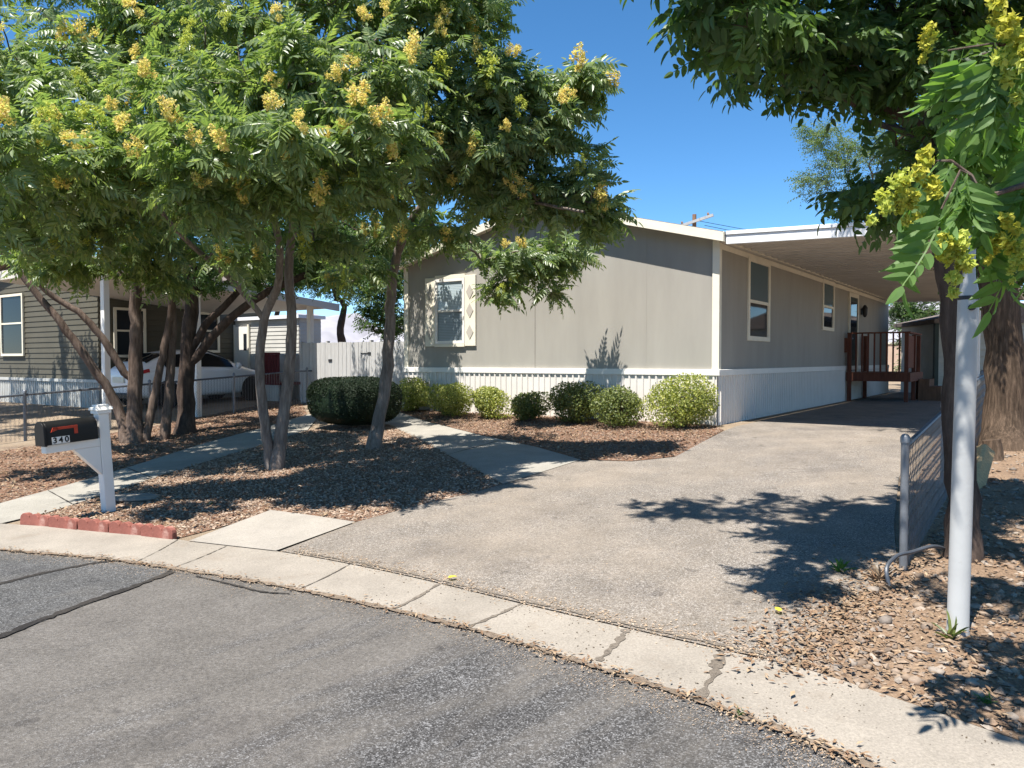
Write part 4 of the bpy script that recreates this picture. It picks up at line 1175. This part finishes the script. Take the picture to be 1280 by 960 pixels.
    crown = link('crown', np_mesh('crown', np.concatenate(VV), np.concatenate(TT)), leafmat, root)
    # seed clusters
    spots = []
    if seeds:
        # on the open, sunny outside of the crown: the outermost tip of each small sector
        cell = {}
        for (tp, _, c) in tips:
            p = pos[tp]; k = (int(math.floor(p[0]/p[1]/.055)), int(math.floor((p[2]-CAMZ)/p[1]/.055)))
            if k not in cell or p[1] < pos[cell[k][0]][1]: cell[k] = (tp, c)
        cand = sorted(cell.items()); rng.shuffle(cand)
        for _, (tp, c) in cand[:seeds]:
            v = pos[tp] - c; v = v/(np.linalg.norm(v)+1e-9)
            spots.append(pos[tp] + v*.08 + np.array([-.03, -.16, .20]))
    if seed_at: spots += [np.array(p[:]) for p in seed_at]
    for i, p in enumerate(spots):
        o = link('blossom', seedmesh[i % len(seedmesh)], None, root)  # hanging cluster of winged seeds, not a flower
        o.location = Vector(p - org); s = rng.uniform(.55, 1.08); o.scale = (s, s, s); o.rotation_euler = (rng.uniform(-.5, .5), rng.uniform(-.5, .5), rng.uniform(0, 6))
    return root

def seedset(n, L, w, fl, mats, base):
    out = []
    for i, m_ in enumerate(mats):
        me = seed_cluster_mesh('blossom', n, L*(.8+.2*(i % 3)), w, fl, base+i); me.materials.append(m_); out.append(me)
    return out
SEED_A = seedset(330, .27, .115, .036, [M['seed'], M['seed'], M['seed_green'], M['seed']], 3)
SEED_B = seedset(260, .25, .062, .034, [M['seed_near'], M['seed_near'], M['seed_green']], 60)

def B(px, py, Y, r, n):
    c = P(px, py, Y); rr = (r, r, r) if isinstance(r, (int, float)) else r
    return (c, rr, n)
def T(pts, r0, r1): return ([G(p[0], p[1]) if len(p) == 2 else P(*p) for p in pts], r0, r1)

gname = 'trees of heaven on the left lot'
def below(p): return p
# clump with trunks splaying left
b1 = G(160, 552); y = b1.y
grow_tree('tree_of_heaven', 'leafy multi trunk tree behind the mailbox with two limbs splaying left', 'tree',
    [T([(168, 553), (168, 500, y), (170, 440, y), (169, 380, y), (166, 310, y), (150, 220, y-.4), (150, 130, y-.8)], .145, .06),
     T([(158, 554), (151, 520, y-.05), (138, 490, y-.1), (118, 462, y-.2), (96, 430, y-.3), (72, 398, y-.4), (42, 362, y-.5), (-10, 300, y-.8)], .095, .045),
     T([(160, 475, y), (143, 445, y-.1), (122, 415, y-.2), (98, 390, y-.3), (66, 370, y-.4), (30, 330, y-.8), (0, 250, y-1.4)], .07, .035)],
    [B(60, 270, 10.0, (1.1, .9, .6), 60), B(-60, 220, 9.6, (1.2, 1.1, .8), 40), B(130, 150, 9.8, (1.2, 1.0, .8), 74), B(20, 90, 10.2, (1.3, 1.0, .9), 70), B(150, 20, 11.2, (1.5, 1.1, 1.0), 60), B(40, -60, 11.6, (1.8, 1.2, .9), 24), B(190, 300, 12.4, (.8, .8, .35), 30), B(90, 325, 12.0, (.8, .7, .3), 26), B(90, 190, 8.0, (.8, .6, .5), 44), B(10, 230, 8.0, (.7, .6, .45), 34), B(35, 195, 7.0, (.5, .4, .28), 20), B(70, 330, 11.8, (.8, .7, .3), 24), B(170, 325, 12.8, (.7, .6, .4), 26), B(205, 355, 13.4, (.35, .4, .22), 9), ((-10.8, 14.6, 5.4), (1.8, 1.6, .7), 44)],
    M['bark'], M['leaf'], 'heaven', 4300, 46, None, group=gname, seedmesh=SEED_A)
b2 = G(195, 550); y2 = b2.y
grow_tree('tree_of_heaven', 'slender twin trunk tree just right of the splaying clump, in front of the car', 'tree',
    [T([(181, 552), (192, 500, y2), (203, 445, y2), (213, 395, y2), (222, 340, y2-.2), (240, 270, y2-.6), (250, 180, y2-1.2)], .075, .045),
     T([(206, 550), (211, 490, y2+.1), (215, 430, y2+.1), (216, 370, y2), (205, 290, y2-.3), (190, 200, y2-1)], .09, .045)],
    [B(200, 240, 10.4, (.9, .8, .7), 50), B(250, 130, 10.2, (1.0, .9, .8), 56), B(200, 20, 11.0, (1.3, 1.0, .9), 50)],
    M['bark'], M['leaf'], 'heaven', 1400, 16, None, group=gname, seedmesh=SEED_A)
# dark trunk with low limb
b3 = G(232, 541); y3 = b3.y
grow_tree('elm_tree', 'dark trunked tree with a long limb reaching right over the white car', 'tree',
    [T([(231, 542), (232, 500, y3), (233, 460, y3), (236, 420, y3), (240, 370, y3), (235, 300, y3), (230, 200, y3)], .17, .09),
     T([(240, 455, y3), (262, 425, y3), (300, 388, y3), (340, 362, y3), (390, 340, y3), (440, 318, y3), (490, 290, y3)], .09, .045),
     T([(238, 440, y3), (258, 405, y3), (285, 378, y3), (310, 350, y3+.2), (330, 300, y3+.4)], .08, .04)],
    [B(290, 310, y3, (1.3, 1.2, .8), 50), B(400, 290, y3, (1.4, 1.2, .8), 60), B(470, 270, y3-.5, (1.0, 1, .8), 40), B(330, 345, y3+.3, (.9, .7, .35), 26), B(250, 345, y3+.5, (.8, .7, .4), 26), B(400, 335, y3+.2, (.8, .7, .4), 26), B(370, 290, 17.3, (1.3, .8, .5), 36), B(455, 300, 16.8, (1.1, .8, .5), 36), B(340, 200, y3, (2.2, 1.5, 1.5), 60), B(200, 200, y3, (2, 1.5, 1.6), 40), B(450, 330, y3+.5, (.8, .8, .45), 20)],
    M['bark_dark'], M['leaf_dark'], 'elm', 6000)
# twin trunk tree in the gravel
b4 = G(343, 586); y4 = b4.y
grow_tree('tree_of_heaven', 'twin trunk tree with yellow seed clusters standing in the gravel before the hedge', 'tree',
    [T([(345, 587), (352, 540, y4), (359, 490, y4), (363, 440, y4), (365, 395, y4), (361, 345, y4), (365, 290, y4-.1), (380, 200, y4-.4), (390, 110, y4-.7)], .088, .04),
     T([(340, 586), (333, 540, y4-.05), (326, 490, y4-.1), (326, 430, y4-.1), (332, 392, y4-.1), (346, 362, y4-.2), (350, 325, y4-.3), (340, 260, y4-.7), (320, 170, y4-1.2)], .075, .036),
     T([(330, 396, y4-.1), (310, 375, y4-.2), (290, 350, y4-.4), (262, 325, y4-.7), (235, 303, y4-1), (190, 250, y4-1.5)], .045, .025)],
    [B(330, 140, 8.4, (.9, .8, .65), 66), B(430, 105, 8.4, (.9, .8, .65), 70), B(250, 150, 8.3, (.8, .7, .65), 48), B(420, 20, 9.4, (1.1, .9, .8), 56), B(540, 40, 9.5, (.9, .7, .75), 50), B(300, 30, 9.4, (1.1, .9, .8), 50), B(390, 220, 8.0, (.75, .6, .42), 38), B(290, 250, 8.0, (.65, .6, .36), 30), B(400, -80, 10.2, (1.6, .9, .7), 22), B(595, 0, 9.3, (.55, .5, .5), 24), B(150, 210, 7.9, (.6, .5, .4), 24), B(470, 170, 7.8, (.5, .45, .35), 24), B(350, 175, 7.3, (.45, .4, .28), 20), B(250, 200, 7.3, (.5, .4, .3), 22), B(300, 325, 9.6, (.4, .4, .18), 8), B(400, 300, 9.6, (.5, .4, .25), 12)],
    M['bark_pale'], M['leaf'], 'heaven', 4200, 60, None, group=gname, seedmesh=SEED_A)
# leaning tree reaching to the house
b5 = G(468, 560); y5 = b5.y
grow_tree('tree_of_heaven', 'leaning single trunk tree whose branches reach across the taupe gable', 'tree',
    [T([(467, 561), (473, 530, y5), (480, 490, y5), (485, 440, y5), (487, 395, y5), (490, 350, y5), (500, 305, y5-.2), (525, 262, y5-.5), (570, 225, y5-1), (620, 190, y5-1.6), (670, 150, y5-2)], .105, .035),
     T([(497, 312, y5-.2), (495, 260, y5-.5), (490, 190, y5-1), (500, 110, y5-1.6)], .06, .035),
     T([(560, 232, y5-.9), (620, 245, y5-1.6), (680, 255, y5-2.2), (730, 265, y5-2.6)], .035, .018)],
    [B(480, 190, 9.6, (.9, .8, .7), 60), B(545, 160, 9.6, (.8, .7, .6), 60), B(620, 170, 9.8, (.7, .7, .5), 50), B(610, 235, 10.2, (.8, .7, .42), 46), B(700, 245, 10.2, (.6, .6, .34), 44), B(752, 275, 10.4, (.36, .4, .24), 24), B(645, 325, 13.5, (.8, .5, .32), 56), B(704, 320, 13.8, (.44, .4, .34), 34), B(680, 155, 9.8, (.5, .5, .4), 36), B(725, 105, 9.7, (.38, .35, .16), 24), B(655, 100, 9.7, (.3, .4, .22), 22), B(580, 100, 9.4, (.6, .6, .5), 40), B(510, 285, 11.5, (.6, .6, .25), 14), B(735, 200, 9.8, (.16, .3, .22), 8), B(628, 362, 13.4, (.3, .4, .16), 16), B(690, 368, 13.5, (.2, .3, .14), 7), B(560, 290, 11.4, (.4, .4, .2), 12), B(505, 300, 16.2, (.55, .5, .4), 22), B(440, 340, 11.6, (.5, .5, .25), 12)],
    M['bark_pale'], M['leaf'], 'heaven', 4100, 48, None, group=gname, seedmesh=SEED_A, tipr=.0045)
# ash with dark leaves over the driveway
b6 = G(1204, 697); y6 = b6.y
grow_tree('ash_tree', 'tree with reddish trunk behind the white post and dark leaves over the driveway', 'tree',
    [T([(1204, 698), (1203, 640, y6), (1200, 560, y6), (1197, 470, y6), (1192, 390, y6), (1182, 300, y6), (1168, 200, y6), (1172, 120, y6), (1182, 40, y6), (1180, -80, y6), (1170, -220, y6)], .115, .065),
     T([(1168, 185, y6), (1130, 145, y6-.1), (1080, 130, y6-.2), (1040, 105, y6-.4), (980, 60, y6-.6), (920, 20, y6-.8)], .06, .02),
     T([(1172, 130, y6), (1140, 60, y6+.1), (1090, -30, y6), (1040, -120, y6-.3)], .05, .02),
     T([(1170, 215, y6), (1150, 175, y6+.3), (1120, 160, y6+.5), (1070, 150, y6+.7)], .04, .018)],
    [B(1010, 60, 5.3, (.55, .5, .38), 56), B(935, 35, 4.6, (.26, .3, .18), 26), B(1080, 90, 5.5, (.5, .5, .3), 50), B(1130, 20, 5.7, (.6, .5, .5), 56), B(960, -70, 5.0, (.7, .6, .5), 60), B(1080, -130, 5.5, (.8, .8, .6), 70), B(890, 20, 4.2, (.20, .28, .16), 18), B(860, -60, 4.1, (.3, .35, .2), 20), ((.9, 5.6, 5.9), (1.3, .55, .35), 46), B(1090, 250, 5.9, (.25, .3, .18), 18), B(1250, -60, 6, (1.0, .9, .8), 60), B(1240, 120, 6.6, (.6, .7, .8), 60), B(1150, 200, 6.8, (.35, .5, .5), 26), B(1250, -250, 5.6, (1.3, 1.1, .9), 60), B(1270, 260, 6.8, (.5, .6, .5), 34), B(1000, -280, 4.8, (.9, .8, .5), 24), B(1380, 100, 6.2, (.9, 1.0, 1.0), 50), B(1185, 110, 5.1, (.32, .3, .34), 22), B(1240, 190, 4.9, (.28, .3, .3), 18), B(1175, 215, 5.4, (.22, .25, .22), 12)],
    M['bark_dark'], M['leaf_dark'], 'ash', 4700, tipr=.004, trunk_sides=16)
# tree just outside the frame whose long leaves hang into the view
t7 = Vector((4.3, 3.7, 0)); t7.z = zg(t7.x, t7.y)
def V3(*a): return Vector(a)
grow_tree('tree_of_heaven', 'tree outside the right edge with big hanging leaves and yellow green seed clusters', 'tree',
    [([t7, V3(4.25, 3.72, 1.2), V3(4.2, 3.65, 2.4), V3(4.0, 3.5, 3.4), V3(3.6, 3.3, 4.3), V3(3.2, 3.1, 5.3)], .13, .06),
     ([V3(4.0, 3.5, 3.4), V3(3.3, 3.3, 3.5), V3(2.6, 3.1, 3.35), V3(2.1, 3.0, 3.0), V3(1.85, 2.95, 2.75)], .03, .012),
     ([V3(4.15, 3.6, 2.7), V3(3.4, 3.3, 2.75), V3(2.6, 3.15, 2.6), V3(2.05, 3.0, 2.4), V3(1.75, 2.9, 2.3)], .022, .010)],
    [B(1170, 50, 2.9, (.08, .1, .05), 3), B(1240, 60, 2.9, (.18, .25, .14), 8), B(1185, 215, 3.0, (.08, .15, .08), 3), B(1250, 160, 3.2, (.2, .3, .16), 9), B(1225, 120, 3.3, (.2, .25, .14), 6), B(1262, 250, 3.1, (.13, .22, .08), 4), B(1180, 262, 2.75, (.04, .06, .03), 2), B(1160, 260, 2.75, (.03, .05, .03), 2), ((2.0, 3.3, 5.0), (.8, .6, .4), 36), ((3.0, 3.4, 4.6), (1.0, .9, .7), 54), ((1.25, 2.0, 4.6), (.4, .4, .3), 7), ((2.6, 2.4, 5.0), (.9, .7, .5), 22), ((4.4, 3.6, 5.0), (1.3, 1.1, .8), 34), ((5.2, 4.5, 4.2), (1.2, 1.2, .8), 34), ((4.2, 5.2, 4.8), (1.1, 1.1, .8), 30)],
    M['bark'], M['leaf_near'], 'heaven_near', 1050, 5, None, seed_at=[P(1142, 205, 2.75), P(1128, 232, 2.78), P(1158, 195, 2.85), P(1196, 285, 2.75), P(1180, 298, 2.78), P(1258, 275, 2.9), P(1275, 300, 2.9), P(1248, 295, 3.0), P(1238, 5, 2.8), P(1256, 20, 2.8), P(1165, 35, 3.0), P(1272, 225, 3.1)], group=gname.replace('left lot', 'corner lot'), seedmesh=SEED_B, tipr=.004)
# big shaggy trunk
b8 = G(1256, 558); y8 = b8.y
grow_tree('elm_tree', 'thick shaggy brown trunk at the right edge beyond the stump', 'tree',
    [T([(1256, 560), (1257, 520, y8), (1257, 470, y8), (1254, 420, y8), (1250, 360, y8), (1243, 280, y8), (1240, 180, y8), (1245, 60, y8)], .27, .15)],
    [B(1260, 60, y8, (2.2, 1.8, 1.5), 90), B(1200, 160, y8, (1.0, 1.2, 1.0), 50), B(1300, 250, y8, (1.3, 1.3, 1.0), 60), B(1240, -80, y8, (2.4, 2, 1.4), 60), B(1250, 330, y8+.4, (.8, .8, .5), 26)],
    M['bark_elm'], M['leaf_mid'], 'elm', 4200, trunk_sides=18)
# trees further off
def far_tree(label, px, Y, hb, blobs, mat, n, r=.16, kind='elm', bark='bark_dark', tipr=.01, sc=1.3):
    a = P(px, 450, Y); a.z = zg(a.x, a.y)
    grow_tree('elm_tree' if kind != 'x' else 'tree', label, 'tree', [([a, a + V3(.1, 0, hb*.4), a + V3(-.05, 0, hb*.75), a + V3(.1, .1, hb)], r, r*.5)], blobs, M[bark], M[mat], kind, n, tipr=tipr, leaf_scale=sc)
far_tree('airy pale green elm rising behind the carport roof', 1085, 27, 5.6, [B(1075, 205, 27, (1.5, 1.4, 1.2), 70), B(1040, 190, 27, (1.1, .9, .9), 50), B(1015, 225, 27, (.7, .8, .6), 26), B(1020, 165, 27, (.6, .8, .5), 20), B(1120, 170, 27, (1.6, 1.3, 1.3), 60), B(1060, 255, 27, (.9, 1, .6), 26), B(1150, 240, 27, (1.6, 1.5, 1.5), 60), B(1200, 200, 27, (1.6, 1.5, 1.6), 50)], 'leaf_elm', 3700, kind='elm_fine', sc=1.5)
far_tree('dark trunked tree just behind the white board fence', 427, 27, 3.0, [B(430, 350, 27, (1.4, 1.2, .7), 60), B(480, 330, 27, (1.2, 1.2, .8), 50), B(390, 340, 27, (1.1, 1, .6), 36), B(440, 300, 27, (2, 1.4, 1.0), 60)], 'leaf_mid', 2600, .2)
far_tree('bushy green tree beside the left corner of the taupe home', 482, 25, 1.6, [B(480, 400, 25, (.75, .8, .7), 50), B(470, 360, 25, (.9, .9, .8), 50), B(500, 340, 25, (.8, .9, .7), 40)], 'leaf_mid', 1700, .12)
far_tree('broad green tree beyond the far end of the carport', 1165, 34, 2.2, [B(1160, 410, 34, (1.9, 1.4, 1.2), 80), B(1205, 400, 34, (1.8, 1.4, 1.4), 60), B(1140, 380, 34, (1.1, 1, .7), 40), B(1145, 455, 32, (1.0, .8, .8), 40)], 'leaf_mid', 3600, .18)
far_tree('tall tree behind the olive grey home', 90, 34, 5.0, [B(60, 250, 34, (4, 2, 2), 90), B(180, 260, 34, (3.5, 2, 2), 80), B(-60, 260, 34, (4, 2, 2), 60), B(290, 280, 33, (2.5, 2, 1.6), 60)], 'leaf_dark', 3600, .25, sc=2.0)
far_tree('green tree left of the board fence behind the white room', 345, 36, 3.5, [B(350, 330, 36, (2, 1.6, 1.2), 60), B(300, 330, 36, (1.6, 1.5, 1.0), 40)], 'leaf_mid', 2000, .2, sc=1.8)

# ------------------------------------------------------------------ hedge and bushes
_b = V3(-15.2, 18.3, 0)  # tree added outside the frame to shade the neighbour's wall and yard
grow_tree('elm_tree', 'tree at the far left edge whose shade falls on the olive grey home', 'tree', [([_b, _b + V3(.1, 0, 1.5), _b + V3(.3, .1, 3.0), _b + V3(.6, .2, 4.6)], .17, .09)],
    [((-14.8, 19.4, 5.0), (2.2, 1.5, .9), 90), ((-12.6, 18.4, 5.0), (1.6, 1.3, .8), 70), ((-16.5, 20.5, 5.0), (2, 1.6, 1), 50), ((-13.5, 17.0, 4.8), (1.5, 1.2, .7), 40)], M['bark_dark'], M['leaf_mid'], 'elm', 4200, leaf_scale=1.4)
LEAFQ = (np.array([[0,0,0],[.5,.33,.08],[1,0,0],[.5,-.33,.08]], float), np.array([[0,1,2],[0,2,3]]))
def shrub(name, label, cat, c, rx, ry, h, n, leaf, mat, sheared=False, group=None, seed=0):
    rng = np.random.default_rng(seed)
    o = thing(name, label, cat, (c.x, c.y, zg(c.x, c.y)), rng.uniform(0, 6) if not sheared else RZ, group)
    u = rng.normal(size=(n, 3)); u /= np.linalg.norm(u, axis=1)[:, None]
    lump = np.zeros(n)
    for k in range(9):
        a = rng.normal(size=3); a /= np.linalg.norm(a); lump += np.maximum(0, u @ a - .5) * (.85 if not sheared else .20)
    shell = 1 - (rng.random(n)**(1.6 if not sheared else 3))*(.55 if not sheared else .25)
    q = 1.0 if not sheared else 1.0
    if sheared:
        u = np.sign(u)*np.abs(u)**.72
        u /= (np.abs(u)**3).sum(1)[:, None]**(1/3)
    pos = u * (shell*((.78 if not sheared else .86) + lump*.5))[:, None] * np.array([rx, ry, h*.5]) + np.array([0, 0, h*.52])
    pos[:, 2] = np.maximum(pos[:, 2], .03 + rng.random(n)*.06)
    R = rand_rot(n); 
    # blades tend to face outward
    d = u + rng.normal(0, .75, u.shape); d /= np.linalg.norm(d, axis=1)[:, None]
    X = np.cross(d, rng.normal(size=d.shape)); X /= np.linalg.norm(X, axis=1)[:, None]
    R = np.stack([X, np.cross(d, X), d], 2)
    V, T_ = batch(LEAFQ[0], LEAFQ[1], pos, R, leaf*rng.uniform(.65, 1.25, n))
    if sheared:
        bmc = bmesh.new(); bmesh.ops.create_icosphere(bmc, subdivisions=3, radius=1)
        cv = np.array([q.co[:] for q in bmc.verts]); cf = np.array([[w_.index for w_ in q.verts] for q in bmc.faces]); bmc.free()
        cv = np.sign(cv)*np.abs(cv)**.72; cv /= (np.abs(cv)**3).sum(1)[:, None]**(1/3)
        cv = cv*np.array([rx*.86, ry*.86, h*.43]) + np.array([0, 0, h*.50])
        T_ = np.concatenate([T_, cf + len(V)]); V = np.concatenate([V, cv])
    link('foliage', np_mesh('foliage', V, T_), mat, o)
    m = MB()
    for k in range(9):
        a = 2*PI*k/9 + rng.uniform(-.3, .3); t = Vector((math.cos(a)*rx*.7, math.sin(a)*ry*.7, h*rng.uniform(.55, .85)))
        m.tube([Vector((math.cos(a)*.04, math.sin(a)*.04, -.03)), t*.45 + Vector((0, 0, h*.1)), t], [.014, .010, .004], 5)
    m.build('stem', M['bark'], o, smooth=True)
    return o
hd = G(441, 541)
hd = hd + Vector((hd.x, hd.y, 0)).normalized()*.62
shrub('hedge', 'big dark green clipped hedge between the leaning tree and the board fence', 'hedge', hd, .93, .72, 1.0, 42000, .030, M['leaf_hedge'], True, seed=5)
BUSH = [((517, 517), .40, .70, 'leaf_bush', 'leafy bush beside the left corner of the taupe home, next to the hedge'),
        ((564, 524), .44, .66, 'leaf_bush', 'yellowish bush second from the hedge, under the shuttered window'),
        ((611, 526), .33, .64, 'leaf_bush', 'narrow yellowish bush touching the right side of the bush under the shuttered window'),
        ((660, 529), .33, .52, 'leaf_bush_dark', 'smallest bush, in the middle of the row along the skirting'),
        ((718, 532), .46, .70, 'leaf_bush_dark', 'large dark round bush right of the smallest bush'),
        ((775, 536), .41, .64, 'leaf_bush_dark', 'dark bush between the large round bush and the bright corner bush'),
        ((853, 540), .53, .80, 'leaf_bush', 'bright yellow green bush at the right corner of the taupe home')]
for i, ((px, py), r, h, mt, lb) in enumerate(BUSH):
    c = G(px, py); c = c + Vector((c.x, c.y, 0)).normalized()*r*.75
    shrub('bush', lb, 'bush', c, r*1.2, r*1.0, h*1.08, int(6200*r/.45), .046, M[mt], group='bushes along the white skirting', seed=20+i)

# small weeds and fallen leaves
def weed(label, p, n, h, mat, seed, cat='weed'):
    r = random.Random(seed); o = thing('weed', label, cat, (p.x, p.y, p.z))
    vs = []; fs = []
    for i in range(n):
        a = r.uniform(0, 6.28); el = r.uniform(.4, 1.3); l = h*r.uniform(.6, 1.1)
        d = Vector((math.cos(a)*math.cos(el), math.sin(a)*math.cos(el), math.sin(el)))
        v, f = leaflet((r.uniform(-.02, .02), r.uniform(-.02, .02), .0), d, (0, 0, 1) if el < 1.2 else (1, 0, 0), l, l*.16, True)
        b = len(vs); vs += v; fs += [tuple(b+k for k in q) for q in f]
    MB().add(vs, fs).build('blade', mat, o)
    return o
weed('small bright green weed at the driveway edge near the bent pipe', G(1050, 716), 26, .12, M['weed'], 1)
weed('reddish green seedling at the foot of the white post', G(1186, 800), 9, .17, M['leaf_bush_dark'], 2)
weed('tiny green weed in the gravel between the slab and the twin trunk tree', G(262, 631), 18, .06, M['weed'], 3)
weed('dry grassy tuft beside the fence post on the corner bed', G(1098, 728), 30, .14, M['dryleaf'] if False else M['litter'], 4)
weed('low green weed among the stones at the lower right corner', G(1232, 880), 16, .06, M['weed'], 5)
weed('tiny green weed growing in the grit beside the kerb', G(925, 895), 16, .05, M['weed'], 6)
for i, (px, py, lb) in enumerate(((560, 728, 'yellow fallen leaf on the edge of the pavement'), (974, 771, 'small yellow fallen leaf on the driveway near the corner bed'))):
    v, f = leaflet((0, 0, .0), (1, .2, .02), (0, 0, 1), .07, .045, True); g = G(px, py)
    o = MB().add(v, f).build('fallen_leaf', M['dryleaf']); o.location = (g.x, g.y, g.z+.036); o.rotation_euler = (.1, -.1, i*1.3)
    tag(o, lb, 'leaf')

# ------------------------------------------------------------------ light, sky, camera
SUN_EL = math.radians(66.5)
lat = -.03
hx, hy = -DX + lat*(math.cos(RA)), -DY + lat*(-math.sin(RA))
az = math.atan2(hx, hy)                                  # clockwise from +Y
tosun = Vector((math.sin(az)*math.cos(SUN_EL), math.cos(az)*math.cos(SUN_EL), math.sin(SUN_EL)))
sd = bpy.data.lights.new('sun', 'SUN'); sd.energy = 5.0; sd.angle = math.radians(.53); sd.color = (1.0, .955, .89)
so = bpy.data.objects.new('sun', sd); COL.objects.link(so)
so.rotation_euler = tosun.to_track_quat('Z', 'Y').to_euler()
w = bpy.data.worlds.new('World'); SC.world = w; w.use_nodes = True
nt = w.node_tree; bg = nt.nodes['Background']
sk = nt.nodes.new('ShaderNodeTexSky'); sk.sky_type = 'NISHITA'; sk.sun_disc = False
sk.sun_elevation = SUN_EL; sk.sun_rotation = az; sk.altitude = 2000; sk.air_density = .85; sk.dust_density = 0; sk.ozone_density = 3.5
hs = nt.nodes.new('ShaderNodeHueSaturation'); hs.inputs['Saturation'].default_value = 1.2; hs.inputs['Hue'].default_value = .494
nt.links.new(sk.outputs[0], hs.inputs['Color']); nt.links.new(hs.outputs[0], bg.inputs[0]); bg.inputs[1].default_value = .106
cd = bpy.data.cameras.new('camera'); cd.sensor_width = 36; cd.lens = 36*F/1280; cd.clip_start = .05; cd.clip_end = 9000
co = bpy.data.objects.new('camera', cd); COL.objects.link(co)
co.location = (0, 0, CAMZ); co.rotation_euler = (PI/2 - TH, 0, 0)
SC.camera = co
SC.view_settings.view_transform = 'Standard'; SC.view_settings.look = 'None'; SC.view_settings.gamma = 1; SC.view_settings.use_curve_mapping = False
SC.view_settings.exposure = 1.08
SC.cycles.use_denoising = True; SC.cycles.denoising_input_passes = 'RGB_ALBEDO_NORMAL'; SC.cycles.denoising_prefilter = 'ACCURATE'; SC.cycles.denoising_quality = 'HIGH'
SC.cycles.sample_clamp_indirect = 4
SC.cycles.max_bounces = 6; SC.cycles.diffuse_bounces = 2; SC.cycles.transmission_bounces = 4; SC.cycles.transparent_max_bounces = 4; SC.cycles.glossy_bounces = 3
